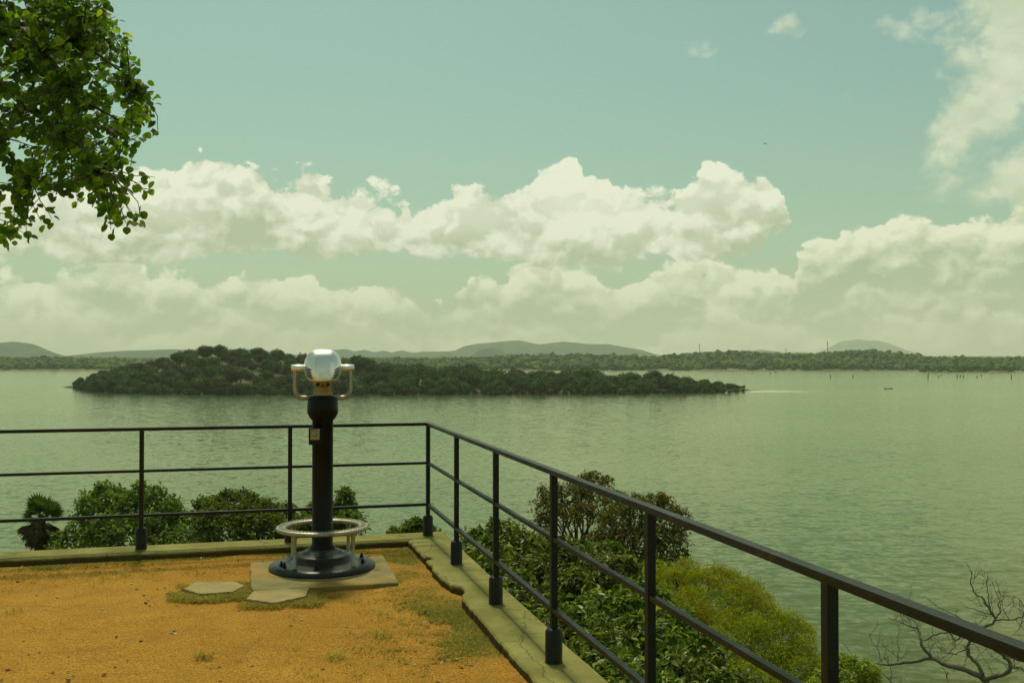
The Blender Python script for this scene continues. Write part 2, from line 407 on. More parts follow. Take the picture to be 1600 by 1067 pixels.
def paint(name, col, rough=0.4, bumpk=0.25, rust=0.0, sp=0.5):
    m, t, out = newmat(name); oc = obj_coord(t)
    n = t.noise(oc, 40, 5, 0.6); n2 = t.noise(oc, 5, 5, 0.65)
    c = t.mix(t.smooth(n2, 0.5, 0.75), col, tuple(q * 1.9 + 0.004 for q in col))
    if rust: c = t.mix(t.m('MULTIPLY', t.smooth(t.noise(oc, 14, 6, 0.7), 0.60, 0.70), rust), c, (.10, .045, .015))
    rr = t.lin(n2, 0.3, 0.7, rough - 0.08, rough + 0.15)
    principled(t, out, c, rr, normal=t.bump(n, bumpk, 0.002), spec=sp); return m
M['rail'] = paint('railing_paint', (.0055, .0075, .0035), 0.45, 0.3, 0.5, .33)
M['black'] = paint('black_enamel', (.0025, .003, .0015), 0.36, 0.2, 0, .22)
M['base'] = paint('base_enamel', (.007, .010, .005), 0.33, 0.3, 0.2, .4)
def metal(name, col, rough, dirt):
    m, t, out = newmat(name); oc = obj_coord(t)
    n = t.noise(oc, 9, 6, 0.65); n2 = t.noise(oc, 120, 3, 0.5)
    c = t.mix(t.smooth(n, 0.45, 0.75), col, tuple(q * 0.72 for q in col))
    principled(t, out, c, t.lin(n, 0.3, 0.75, rough, rough + dirt), 1.0, normal=t.bump(n2, 0.06, 0.001)); return m
M['chrome'] = metal('brushed_steel', (.90, .90, .82), 0.34, 0.14)
M['steel'] = metal('dull_steel', (.38, .36, .28), 0.40, 0.2)
M['brass'] = metal('worn_brass', (.38, .30, .13), 0.38, 0.25)
M['bronze'] = metal('weathered_bronze', (.42, .35, .20), 0.42, 0.25)
m, t, out = newmat('dark_glass'); principled(t, out, (.01, .01, .01), 0.1); M['glass'] = m

def concrete(name, c1, c2, sand=0.0, sc=3.0):
    m, t, out = newmat(name); oc = obj_coord(t)
    n = t.noise(oc, sc, 7, 0.62); n2 = t.noise(oc, 70, 4, 0.6); n3 = t.noise(oc, 1.2, 4, 0.6)
    c = t.mix(t.smooth(n, 0.3, 0.72), c1, c2)
    c = t.mix(t.m('MULTIPLY', t.smooth(n2, 0.52, 0.68), 0.35), c, tuple(q * 0.55 for q in c1))
    cr = t.voro(oc, 1.7, feature='DISTANCE_TO_EDGE')
    wob = t.vm('ADD', oc, t.vm('SCALE', t.noise(oc, 5, 5, out='Color'), scale=0.22))
    cr = t.voro(wob, 1.1, feature='DISTANCE_TO_EDGE')
    crk = t.smooth(cr, 0.0, 0.006, 1.0, 0.0)
    c = t.mix(t.m('MULTIPLY', crk, 0.55), c, (.03, .03, .015))
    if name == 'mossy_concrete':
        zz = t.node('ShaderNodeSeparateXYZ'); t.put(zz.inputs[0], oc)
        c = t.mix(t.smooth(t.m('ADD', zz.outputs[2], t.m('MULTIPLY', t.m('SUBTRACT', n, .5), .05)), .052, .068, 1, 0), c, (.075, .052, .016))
        c = t.mix(t.m('MULTIPLY', t.smooth(t.noise(oc, 2.2, 6, .7), .52, .68), .55), c, (.085, .095, .018))
    if sand: c = t.mix(t.m('MULTIPLY', t.smooth(n3, 0.45, 0.6), sand), c, (.36, .21, .05))
    h = t.m('SUBTRACT', t.m('ADD', t.m('MULTIPLY', n, 0.5), t.m('MULTIPLY', n2, 0.3)), t.m('MULTIPLY', crk, 0.4))
    principled(t, out, c, 0.9, normal=t.bump(h, 0.7, 0.012), spec=0.2); return m
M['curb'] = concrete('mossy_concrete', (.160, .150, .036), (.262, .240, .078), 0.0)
M['slab'] = concrete('slab_concrete', (.15, .135, .055), (.25, .21, .095), 0.6, 5)
M['flag'] = concrete('flagstone', (.25, .20, .085), (.36, .285, .13), 0.35, 7)

# sand of the terrace
m, t, out = newmat('ochre_sand'); oc = obj_coord(t)
big = t.noise(oc, 0.55, 5, 0.6); mid = t.noise(oc, 5, 6, 0.65); fine = t.noise(oc, 85, 4, 0.7); peb = t.voro(oc, 75, feature='F1'); peb2 = t.voro(oc, 26, feature='F1')
c = t.mix(t.smooth(big, 0.35, 0.65), (.37, .180, .020), (.46, .240, .032))
c = t.mix(t.m('MULTIPLY', t.smooth(t.noise(t.vm('MULTIPLY', oc, (1, 2.2, 1)), 1.6, 4, .55), 0.5, 0.66), 0.25), c, (.27, .145, .026))
c = t.mix(t.m('MULTIPLY', t.smooth(mid, 0.42, 0.70), 0.5), c, (.27, .130, .013))
c = t.mix(t.m('MULTIPLY', t.smooth(fine, 0.48, 0.62), 0.75), c, (.17, .080, .014))
c = t.mix(t.m('MULTIPLY', t.smooth(fine, 0.46, 0.34), 0.45), c, (.60, .39, .09))
c = t.mix(t.m('MULTIPLY', t.smooth(peb2, 0.10, 0.05), t.m('GREATER_THAN', t.noise(oc, 31, 1), 0.58)), c, (.13, .075, .025))
h = t.m('ADD', t.m('ADD', t.m('MULTIPLY', fine, .45), t.m('MULTIPLY', mid, 1.1)), t.m('MULTIPLY', t.m('SUBTRACT', .5, peb), .5))
principled(t, out, c, 0.95, normal=t.bump(h, 0.9, 0.020), spec=0.15); M['sand'] = m

# hillside soil
m, t, out = newmat('hillside_soil'); oc = obj_coord(t)
n = t.noise(oc, 1.4, 6, 0.65)
principled(t, out, t.mix(n, (.022, .030, .007), (.085, .075, .028)), 0.95, normal=t.bump(n, 1.0, 0.2)); M['soil'] = m
# beach mud
m, t, out = newmat('lake_mud'); oc = obj_coord(t)
n = t.noise(oc, .2, 6, 0.65)
principled(t, out, t.mix(n, (.12, .09, .04), (.24, .18, .085)), 0.95); M['mud'] = m

# water
m, t, out = newmat('lake_water'); geo = t.node('ShaderNodeNewGeometry').outputs['Position']
mp = t.node('ShaderNodeMapping'); t.put(mp.inputs[0], geo); mp.inputs['Rotation'].default_value = (0, 0, math.radians(-14)); mp.inputs['Scale'].default_value = (0.60, 1.0, 1)
wc = mp.outputs[0]
warp = t.vm('ADD', wc, t.vm('SCALE', t.noise(wc, 0.09, 3, out='Color'), scale=2.0))
w1 = t.noise(warp, 0.22, 8, 0.66, 0.3); w2 = t.noise(warp, 1.1, 6, 0.62, 0.2); w3 = t.noise(wc, 0.10, 3, 0.5)
h = t.m('ADD', t.m('ADD', t.m('MULTIPLY', w1, 1.5), t.m('MULTIPLY', w2, 0.5)), t.m('MULTIPLY', w3, 0.7))
gsc = t.vm('MULTIPLY', geo, (0.5, 1.0, 1))
gust = t.noise(gsc, 0.011, 5, 0.58); gust2 = t.noise(gsc, 0.04, 4, 0.6)
gs = t.smooth(t.m('ADD', t.m('MULTIPLY', gust, .75), t.m('MULTIPLY', gust2, .25)), 0.36, 0.64)
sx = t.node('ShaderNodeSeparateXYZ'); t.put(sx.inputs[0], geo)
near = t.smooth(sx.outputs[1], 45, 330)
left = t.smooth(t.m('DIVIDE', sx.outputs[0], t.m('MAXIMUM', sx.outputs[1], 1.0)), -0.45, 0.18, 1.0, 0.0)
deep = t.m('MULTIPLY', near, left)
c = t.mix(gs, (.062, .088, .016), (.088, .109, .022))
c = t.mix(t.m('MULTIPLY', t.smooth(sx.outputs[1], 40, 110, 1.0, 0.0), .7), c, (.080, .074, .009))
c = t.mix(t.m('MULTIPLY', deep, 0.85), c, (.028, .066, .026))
# whitecaps: sparse foam on crests
fo = t.m('MULTIPLY', t.smooth(t.noise(warp, 0.9, 4, 0.6), 0.735, 0.77), t.smooth(t.noise(gsc, 0.08, 2), 0.5, 0.62))
c = t.mix(t.m('MULTIPLY', fo, 0.8), c, (.55, .56, .42))
nA = t.vm('SUBTRACT', t.noise(warp, 0.50, 5, 0.62, 0.2, out='Color'), (.5, .5, .5)); nB = t.vm('SUBTRACT', t.noise(warp, 1.7, 5, 0.65, 0.2, out='Color'), (.5, .5, .5))
nv = t.vm('ADD', t.vm('SCALE', nA, scale=0.25), t.vm('SCALE', nB, scale=0.44))
nv = t.vm('SCALE', nv, scale=t.lin(gs, 0, 1, 1.15, .85))
bn = t.vm('NORMALIZE', t.vm('ADD', t.vm('MULTIPLY', nv, (.7, 1, 0)), (0, 0, 1)))
df = t.node('ShaderNodeBsdfDiffuse'); t.put(df.inputs[0], c); t.l.new(bn, df.inputs['Normal'])
gl = t.node('ShaderNodeBsdfGlossy'); gl.inputs[0].default_value = (.84, .89, .68, 1); t.put(gl.inputs['Roughness'], t.m('ADD', 0.12, t.m('MULTIPLY', fo, .5))); t.l.new(bn, gl.inputs['Normal'])
fr = t.node('ShaderNodeFresnel'); fr.inputs[0].default_value = 1.333; t.l.new(bn, fr.inputs['Normal'])
mx = t.node('ShaderNodeMixShader'); t.l.new(fr.outputs[0], mx.inputs[0]); t.l.new(df.outputs[0], mx.inputs[1]); t.l.new(gl.outputs[0], mx.inputs[2]); t.l.new(mx.outputs[0], out.inputs[0])
M['water'] = m

def hillmat(name, c1, c2, sc):
    m, t, out = newmat(name); oc = obj_coord(t)
    n = t.noise(oc, sc, 6, 0.65)
    principled(t, out, t.mix(t.smooth(n, .35, .65), c1, c2), 1.0, normal=t.bump(n, 1.0, 8.0), spec=0.0); return m
M['hill'] = hillmat('wooded_hill', (.016, .050, .034), (.048, .100, .064), 0.012)
M['rockhill'] = hillmat('rocky_mountain', (.03, .07, .07), (.08, .14, .13), 0.006)

# ------------------------------------------------------------------ terrace frame: corner C, R runs along the right railing towards the camera, L along the back railing to the left
Cx, Cy = -.723, 8.58
R_ = np.array([.2546, -.967]); L_ = np.array([-.9655, -.2604])
def ab(a, b, z=0.0): return np.array([Cx + a * R_[0] + b * L_[0], Cy + a * R_[1] + b * L_[1], z])
def to_ab(x, y):
    dx, dy = x - Cx, y - Cy
    return dx * R_[0] + dy * R_[1], dx * L_[0] + dy * L_[1]

# water: one sheet to the horizon under everything
wv = [(-30000, -300, WATER), (30000, -300, WATER), (30000, 45000, WATER), (-30000, 45000, WATER)]
tag(link('water', wv, [(0, 1, 2, 3)], M['water']), kind='structure', label='green rippled lake water')

# terrace ground
def grid_idx(na, nb):
    return [(i * nb + j, (i + 1) * nb + j, (i + 1) * nb + j + 1, i * nb + j + 1) for i in range(na - 1) for j in range(nb - 1)]
ga = np.concatenate([np.arange(.10, 1.2, .06), np.arange(1.2, 8.6, .12), np.arange(8.6, 30, 1.5)])
V = []
for a in ga:
    for b in ga:
        e = min(a, b)
        p = ab(a, b)
        z = 0.012 * mnoise.fractal(Vector((p[0] * 1.1, p[1] * 1.1, 0)), 1.0, 2.0, 4) + 0.006 * mnoise.noise(Vector((p[0] * 6, p[1] * 6, 3)))
        z += 0.030 * math.exp(-((e - .12) / .35) ** 2) * (0.6 + 0.6 * mnoise.noise(Vector((p[0] * 1.7, p[1] * 1.7, 9))))
        V.append((p[0], p[1], z))
g = link('ground', V, [q[::-1] for q in grid_idx(len(ga), len(ga))], M['sand'], smooth=True)
tag(g, kind='structure', label='ochre sandy terrace ground')

# hillside below the terrace
def terrain(x, y):
    a, b = to_ab(x, y); s = max(-a, -b)
    if s <= 0.12: return -.35
    n = mnoise.fractal(Vector((x * .12, y * .12, 1.3)), 1.0, 2.0, 4)
    slope = -.22 - .9 * (s - .12) + n * min(1.0, s * .12)
    th = x / max(y, 1.0)
    edge = 62 - 38 * sstep(th, .13, .27)
    if th < -.46: edge = 62 - 30 * sstep(-th, .46, .7)
    shelf = -10.2 + .8 * n - 9.0 * sstep(math.hypot(x, y), edge - 9, edge + 9)
    return max(slope, shelf) if shelf > -10.9 or slope > shelf else shelf
ax = np.unique(np.concatenate([np.arange(-90, -8, 2.0), np.arange(-8, 1.2, .5), np.arange(1.2, 32, 6)]))
V = []
for a in ax:
    for b in ax:
        p = ab(a, b); V.append((p[0], p[1], terrain(p[0], p[1])))
tag(link('hillside', V, [q[::-1] for q in grid_idx(len(ax), len(ax))], M['soil'], smooth=True), kind='structure', label='steep overgrown bank below the terrace')

# concrete curb round the terrace edge
rc = random.Random(4)
def curb():
    st = []
    for tt in np.arange(12, .2, -.04):
        st.append(('b', tt))
    st.append(('c', 0))
    for tt in np.arange(.2, 14, .025):
        st.append(('r', tt))
    V = []; Fc = []
    for k, (w, tt) in enumerate(st):
        j = .012 * mnoise.noise(Vector((tt * 3.1, 0, 0 if w == 'b' else 5))) + .006 * mnoise.noise(Vector((tt * 19, 2, 0)))
        top = .08 + .004 * mnoise.noise(Vector((tt * 1.3, 8, 1)))
        inn = .17 + j
        if w == 'b': inn += .010 * mnoise.noise(Vector((tt * 9, 4, 1))) + .007 * mnoise.noise(Vector((tt * 31, 4, 1)))
        if w == 'r':
            inn = .172 + 1.1 * j + .009 * mnoise.noise(Vector((tt * 7, 3, 3))) 
            inn += .004 * mnoise.noise(Vector((tt * 42, 1, 3))) + .005 * mnoise.noise(Vector((tt * 23, 4, 3)))
            inn -= .065 * sstep(tt, 1.84, 1.93) * (1 - sstep(tt, 2.02, 2.24)) * (1 + .3 * mnoise.noise(Vector((tt * 30, 3, 3))))       # the broken-out bite
            inn += .02 * (1 - sstep(tt, 1.7, 1.9))
            if .92 < tt < 1.02: inn -= .05
        o_ = .165 + .006 * mnoise.noise(Vector((tt * 2.2, 7, 3)))
        if w == 'b': A, B = (inn, tt), (-o_, tt)
        elif w == 'c': A, B = (.175, .175), (-.165, -.165)
        else: A, B = (tt, inn), (tt, -o_)
        A = np.array(A); B = np.array(B); d = (B - A) / np.linalg.norm(B - A)
        rows = [(A, -.12), (A, top - .012), (A + d * .010, top - .002), (A * .6 + B * .4, top), (B - d * .012, top - .001), (B, top - .014), (B, -.9)]
        for q, z in rows: V.append(tuple(ab(q[0], q[1], z)))
    n = 7
    for k in range(len(st) - 1):
        for i in range(n - 1): Fc.append((k * n + i, k * n + i + 1, (k + 1) * n + i + 1, (k + 1) * n + i))
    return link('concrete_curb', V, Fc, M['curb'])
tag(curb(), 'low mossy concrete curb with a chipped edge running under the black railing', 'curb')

# ------------------------------------------------------------------ railing
rail = tag(empty('metal_railing', tuple(ab(0, 0, .08))), 'black painted metal railing with three rails turning a corner above the lake', 'railing')
RZ = Matrix.Identity(4)
def lp(p): return np.array(p) - ab(0, 0, .08)      # local to the railing's empty
def bar(mb, p, q, w, h, bevel=.003):
    p, q = np.array(p), np.array(q); d = q - p; ln = np.linalg.norm(d); x = d / ln
    y = np.cross([0, 0, 1.0], x); y /= np.linalg.norm(y); z = np.cross(x, y)
    mb.box((p + q) / 2, (ln, w, h), np.array([x, y, z]).T, bevel)
posts = [(0, 0)] + [(1.222 * k + (.03 if k > 3 else 0), 0) for k in range(1, 9)] + [(0, 1.16 * k) for k in range(1, 7)]
for k, (a, b) in enumerate(posts):
    mb = MB(); p = lp(ab(a, b, 0))
    M3 = np.array([[R_[0], L_[0], 0], [R_[1], L_[1], 0], [0, 0, 1]])
    mb.box(p + [0, 0, .08 + .165 + (1.022 - .245) / 2], (.034, .034, 1.022 - .245), M3, .003)
    po = mb.build('post', M['rail'], rail)
    mb = MB(); mb.lathe([(.048, -.006), (.0445, .0), (.0435, .010), (.0435, .152), (.040, .163), (.030, .171), (.024, .173)], tuple(p + [0, 0, .08]), 20)
    mb.build('post_sleeve', M['rail'], po)
def runs(z, w, h, name):
    mb = MB(); bar(mb, lp(ab(0 - w / 2, 0, z)), lp(ab(10.2, 0, z)), w, h); mb.build(name, M['rail'], rail)
    mb = MB(); bar(mb, lp(ab(0, w / 2 + .001, z)), lp(ab(0, 8.2, z)), w, h); mb.build(name, M['rail'], rail)
runs(1.034, .040, .026, 'top_rail'); runs(.700, .026, .022, 'middle_rail'); runs(.345, .030, .024, 'bottom_rail')

# ------------------------------------------------------------------ slab, flagstones
def polyslab(name, pts, z0, z1, mat, jit=.004, seed=1, n=9):
    rr = random.Random(seed); V = []; ring = []
    for i in range(len(pts)):
        p, q = np.array(pts[i]), np.array(pts[(i + 1) % len(pts)])
        for k in range(n):
            c = p + (q - p) * k / n
            ring.append((c[0] + rr.uniform(-jit, jit), c[1] + rr.uniform(-jit, jit)))
    N = len(ring); cx = np.mean([r[0] for r in ring]); cy = np.mean([r[1] for r in ring])
    for (x, y) in ring: V.append((x, y, z0))
    for (x, y) in ring: V.append((x, y, z1 - .006))
    for (x, y) in ring: V.append((x + (cx - x) * .012, y + (cy - y) * .012, z1 + rr.uniform(-.001, .001)))
    Fc = [(i, (i + 1) % N, N + (i + 1) % N, N + i) for i in range(N)] + [(N + i, N + (i + 1) % N, 2 * N + (i + 1) % N, 2 * N + i) for i in range(N)]
    Fc.append(tuple(range(2 * N, 3 * N)))
    return link(name, V, Fc, mat)
sl = [on(x, y, .03)[:2] for x, y in ((395, 922), (624, 909), (600, 868), (392, 877))]
tag(polyslab('concrete_slab', sl, -.06, .034, M['slab'], .006, 2, 14), 'square cracked concrete slab under the base of the viewer', 'slab')
f1 = [on(x, y, .026)[:2] for x, y in ((289, 918), (313, 926), (365, 923), (383, 913), (367, 907), (307, 908))]
tag(polyslab('flagstone', f1, -.04, .027, M['flag'], .004, 3), 'pale hexagonal flagstone lying alone in the sand left of the slab', 'flagstone', 'flagstones in the sand')
f2 = [on(x, y, .030)[:2] for x, y in ((386, 934), (428, 940), (479, 930), (484, 917), (460, 915), (402, 917))]
tag(polyslab('flagstone', f2, -.04, .031, M['flag'], .004, 5), 'pale hexagonal flagstone touching the front edge of the concrete slab', 'flagstone', 'flagstones in the sand')

# ------------------------------------------------------------------ coin viewer
TX, TY = -1.425, 7.5
vw = tag(empty('coin_viewer', (TX, TY, .034), math.radians(10.8)), 'steel headed coin operated binocular viewer on a tall black pillar', 'tower viewer')
VZ = lambda z: z - .034
mb = MB()
mb.lathe([(.392, 0), (.395, .012), (.388, .026), (.368, .039), (.345, .045), (.235, .049), (.216, .053), (.212, .092), (.203, .102), (.168, .107), (.152, .111), (.140, .126), (.112, .131), (.102, .145)], seg=72)
bs = mb.build('base', M['base'], vw)
for ang in (-98, -150, -20, 20, 95, 200):
    mb = MB(); a = math.radians(ang); c = (.315 * math.cos(a), .315 * math.sin(a), .043)
    mb.lathe([(.020, 0), (.020, .005)], c, 12); mb.lathe([(.013, .005), (.013, .019), (.010, .022)], c, 6); mb.lathe([(.007, .02), (.007, .036)], c, 8)
    mb.build('bolt', M['black'], bs)
mb = MB()
mb.lathe([(.098, .142), (.096, .156), (.084, .166), (.0775, .176), (.0775, VZ(1.137)), (.080, VZ(1.140))], seg=48)
pl = mb.build('pillar', M['black'], vw)
mb = MB()
mb.lathe([(.079, VZ(1.136)), (.098, VZ(1.158)), (.113, VZ(1.190)), (.115, VZ(1.194)), (.115, VZ(1.262)), (.1115, VZ(1.267)), (.113, VZ(1.272)), (.1105, VZ(1.285)), (.101, VZ(1.318)), (.094, VZ(1.322)), (.03, VZ(1.322))], seg=48)
mb.build('collar', M['black'], vw)
# half round fin and neck
mb = MB(); v = []; n = 20
for sy in (-.022, .022):
    for k in range(n + 1):
        a = PI * k / n; v.append((.074 * math.cos(a), sy, VZ(1.322) + .074 * math.sin(a)))
f = [tuple(range(n + 1)), tuple(range(n + 1, 2 * n + 2))[::-1]] + [(k, k + n + 1, k + n + 2, k + 1) for k in range(n)] + [(0, n, 2 * n + 1, n + 1)]
mb.add(v, f)
fin = mb.build('bracket', M['brass'], vw)
mb = MB(); mb.tube([((.067) * math.cos(a), -.0235, VZ(1.322) + .067 * math.sin(a)) for a in np.linspace(.08, PI - .08, 22)], .0035, 6); mb.build('rim', M['steel'], fin)
mb = MB(); mb.lathe([(.034, 0), (.034, .05), (.05, .075)], (0, .03, VZ(1.33)), 24); mb.build('neck', M['bronze'], vw)
# head: stacked superellipse rings
yz = [(546.0, 8, .07), (546.8, 13, .09), (548.5, 17.5, .105), (551, 20.8, .118), (555, 24, .130), (560, 26.5, .141), (566, 28.3, .151), (573, 29, .159), (580, 28.2, .165), (586, 26.2, .169), (591, 23.6, .171), (593.5, 21.5, .171), (595.0, 20, .168)]
K1 = 7.5 / F
mb = MB(); v = []; seg = 72
for y_, hw, hd in yz:
    z = VZ(EYE - (y_ - HZ) * K1); w = hw * K1
    for k in range(seg):
        a = 2 * PI * k / seg; cx_, sy_ = math.cos(a), math.sin(a); ex = 2 / 3.1
        x = w * math.copysign(abs(cx_) ** ex, cx_); y = hd * math.copysign(abs(sy_) ** ex, sy_)
        # raised shield-shaped front panel
        if sy_ < 0:
            tt = (y_ - 546) / 50; lim = (17 - 6 * tt) * K1
            y -= .012 * (1 - sstep(abs(x), lim - .006, lim + .006)) * sstep(tt, 0, .15)
        v.append((x, y + .02, z))
nr = len(yz); f = []
for i in range(nr - 1):
    for k in range(seg):
        k2 = (k + 1) % seg; f.append((i * seg + k, (i + 1) * seg + k, (i + 1) * seg + k2, i * seg + k2))
mb.add(v, f, True); mb.add(v[:seg], [tuple(range(seg))], True)
hd = mb.build('head', M['chrome'], vw)
mb = MB()   # recessed underside plate
v2 = [(x * .97, (y - .02) * .97 + .02, z) for x, y, z in v[-seg:]]; v3 = [(x * .70, (y - .02) * .86 + .02, z - .040) for x, y, z in v2]
mb.add(v2 + v3, [(k, seg + k, seg + (k + 1) % seg, (k + 1) % seg) for k in range(seg)] + [tuple(range(seg, 2 * seg))[::-1]], True)
mb.build('underside', M['bronze'], hd)
for s in (-1, 1):
    mb = MB(); mb.tube([(s * .036, -.100, VZ(1.417)), (s * .036, -.165, VZ(1.408))], [.024, .021], 18); ey = mb.build('eyepiece', M['bronze'], hd)
    mb = MB(); mb.tube([(s * .036, -.164, VZ(1.4085)), (s * .036, -.168, VZ(1.408))], .0165, 18); mb.build('lens', M['glass'], ey)
    for k in range(4):     # slanted louvres on both cheeks
        zc = VZ(1.524 - .0195 * k); q_ = []
        for u_ in np.linspace(0, 1, 6):
            z_ = zc + .014 - .026 * u_; yy = HZ - (z_ + .034 - EYE) / K1
            w_ = np.interp(yy, [a[0] for a in yz], [a[1] for a in yz]) * K1; h_ = np.interp(yy, [a[0] for a in yz], [a[2] for a in yz])
            x_ = w_ * (.940 - .30 * u_); q_.append((s * x_, .0165 - h_ * (1 - (x_ / w_) ** 3.1) ** (1 / 3.1), z_))
        mb = MB(); mb.tube(q_, [.003, .0052, .0056, .0056, .0052, .003], 8)
        mb.build('vent_slot', M['glass'], hd)
    mb = MB(); mb.lathe([(.0, -.001), (.020, -.001), (.0262, .002), (.0262, .092), (.022, .096)], (0, 0, 0), 28)
    # turn the lathe onto the x axis
    mb.v = [(s * (.233 - z), y + .02, VZ(1.529) + x) for x, y, z in mb.v]
    hb = mb.build('trunnion', M['chrome'], vw)
    pts = [(s * .203, .02, VZ(1.515))] + [(s * .203, .02, VZ(z)) for z in (1.46, 1.40, 1.362)]
    for a in np.linspace(0, PI / 2, 9)[1:]: pts.append((s * (.203 - .058 + .058 * math.cos(a)), .02, VZ(1.362 - .058 * math.sin(a))))
    pts += [(s * .12, .02, VZ(1.304)), (s * .095, .02, VZ(1.304))]
    mb = MB(); mb.tube(pts, .0172, 18); mb.build('yoke_arm', M['steel'], vw)
# coin box
mb = MB(); mb.box((-.052, -.085, VZ(1.024)), (.100, .060, .125), None, .006); cbx = mb.build('coin_box', M['black'], vw)
mb = MB(); mb.box((-.056, -.117, VZ(1.040)), (.068, .006, .082), None, .002); pt = mb.build('coin_plate', M['brass'], cbx)
mb = MB(); mb.lathe([(.024, 0), (.024, .006), (.018, .011), (.010, .013)], (0, 0, 0), 24); mb.v = [(x - .056, -.120 - z, y + VZ(1.048)) for x, y, z in mb.v]; kn = mb.build('coin_knob', M['steel'], pt)
mb = MB(); mb.box((-.056, -.136, VZ(1.048)), (.008, .010, .034), None, .002)
mb.box((-.056, -.121, VZ(1.012)), (.040, .004, .006), None, 0); mb.build('coin_slot', M['steel'], pt)
# foot ring
rg = MB(); zc = VZ(.318)
rg.lathe([(.270, .004), (.268, .016), (.273, .026), (.282, .030), (.330, .030), (.339, .026), (.344, .016), (.341, .004), (.335, .0), (.276, .0), (.270, .004)], (0, 0, zc), 72, caps=False)
ring = rg.build('step_ring', M['steel'], vw)
tr = MB()
for k in range(36):
    a = 2 * PI * k / 36
    Mr = np.array([[math.cos(a), -math.sin(a), 0], [math.sin(a), math.cos(a), 0], [0, 0, 1]])
    tr.box((.306 * math.cos(a), .306 * math.sin(a), zc + .032), (.040, .010, .006), Mr, 0)
    a2 = a + PI / 36
    for r_ in (.292, .320): tr.lathe([(.006, .029), (.0055, .034)], (r_ * math.cos(a2), r_ * math.sin(a2), zc), 8)
tr.build('tread_studs', M['steel'], ring)
for ang in (-121, -31, 59, 149):
    a = math.radians(ang - 10.8); x, y = .298 * math.cos(a), .298 * math.sin(a)
    mb = MB(); mb.lathe([(.022, .043), (.022, .050), (.0145, .057), (.0135, .16), (.0155, zc - .035), (.024, zc - .001)], (x, y, 0), 16); mb.build('ring_leg', M['steel'], vw)

# ------------------------------------------------------------------ grass, litter and pebbles on the terrace
rng = np.random.default_rng(11)
def grass_mesh(name, centres, per, h0, h1, spread, mat):
    V = []; Fc = []
    for (x, y, z) in centres:
        for _ in range(per):
            a = rng.uniform(0, 2 * PI); r = spread * math.sqrt(rng.random()); bx, by = x + r * math.cos(a), y + r * math.sin(a)
            h = rng.uniform(h0, h1); le = rng.uniform(.4, 2.2) * h; th = rng.uniform(0, 2 * PI); w = rng.uniform(.0009, .0022)
            dx, dy = math.cos(th), math.sin(th); k = len(V)
            V += [(bx - dy * w, by + dx * w, z), (bx + dy * w, by - dx * w, z), (bx + dx * le * .45 + dy * w * .8, by + dy * le * .45 - dx * w * .8, z + h * .7),
                  (bx + dx * le * .45 - dy * w * .8, by + dy * le * .45 + dx * w * .8, z + h * .7), (bx + dx * le, by + dy * le, z + h * rng.uniform(.6, 1.0))]
            Fc += [(k, k + 1, k + 2, k + 3), (k + 3, k + 2, k + 4)]
    return link(name, V, Fc, mat)
cen = []
def nz(x, y, s=1.0, o=0.0): return mnoise.fractal(Vector((x * s, y * s, o)), 1.0, 2.0, 3)
for _ in range(9000):          # along the right curb
    a = rng.uniform(.1, 7.6); b = .17 + abs(rng.normal()) * .20
    wd = .17 + .15 * (nz(a, 0, .9, 4) + .4)
    if b - .17 < max(.04, wd) * 1.25 and rng.random() < sstep(nz(a * 1.6, b * 2.2, 1.5, 7) + .25 * nz(a * 9, b * 9, 1, 3) + .75 * (b < .30), -.45, .35): cen.append(ab(a, b, .006))
for _ in range(4200):          # along the back curb
    b = rng.uniform(.1, 7.0); a = .17 + abs(rng.normal()) * .13
    if a - .17 < .07 + .26 * max(0, nz(b, 2, .9, 2) + .25) and nz(b * 2, a * 3, 1.3, 5) > -.3: cen.append(ab(a, b, .01))
for _ in range(1500):
    if rng.random() < .6: cen.append(ab(rng.uniform(.2, 7.4), .2 + abs(rng.normal()) * .42, .004))
    else: cen.append(ab(.2 + abs(rng.normal()) * .30, rng.uniform(.2, 6.5), .004))
for _ in range(900):           # the corner and between slab and curb
    p = on(rng.uniform(600, 700), rng.uniform(845, 905), 0); a, b = to_ab(p[0], p[1])
    if min(a, b) > .16 and nz(p[0], p[1], 2.2, 1) > .0: cen.append(p + [0, 0, .006])
for (x0, x1, y0, y1, n_) in ((268, 300, 915, 938, 240), (285, 395, 924, 940, 520), (355, 392, 910, 930, 200), (380, 505, 930, 950, 620), (478, 500, 920, 942, 280)):
    for _ in range(n_):
        p = on(rng.uniform(x0, x1), rng.uniform(y0, y1), 0)
        if nz(p[0], p[1], 4, 1) > -.18: cen.append(p + [0, 0, .004])
tag(grass_mesh('short_grass', cen, 13, .006, .026, .045, M['grass']), 'short dry grass along the curb and round the flagstones', 'grass', kind='stuff')
for (px, py, lab) in ((320, 1026, 'small wiry weed alone in the sand at the lower left'), (525, 1025, 'small green weed in the sand near the bottom centre'), (600, 994, 'tiny low weed in the open sand right of centre'),
                      (28, 957, 'faint small weed in the sand near the left edge'), (207, 873, 'green weed tuft at the foot of the curb below the left post')):
    p = on(px, py, 0)
    o = grass_mesh('weed_tuft', [(0, 0, .004)], 90 if px != 28 else 30, .012, .045, .055, M['grass']); o.location = tuple(p)
    tag(o, lab, 'weed', 'weeds growing in the sand')
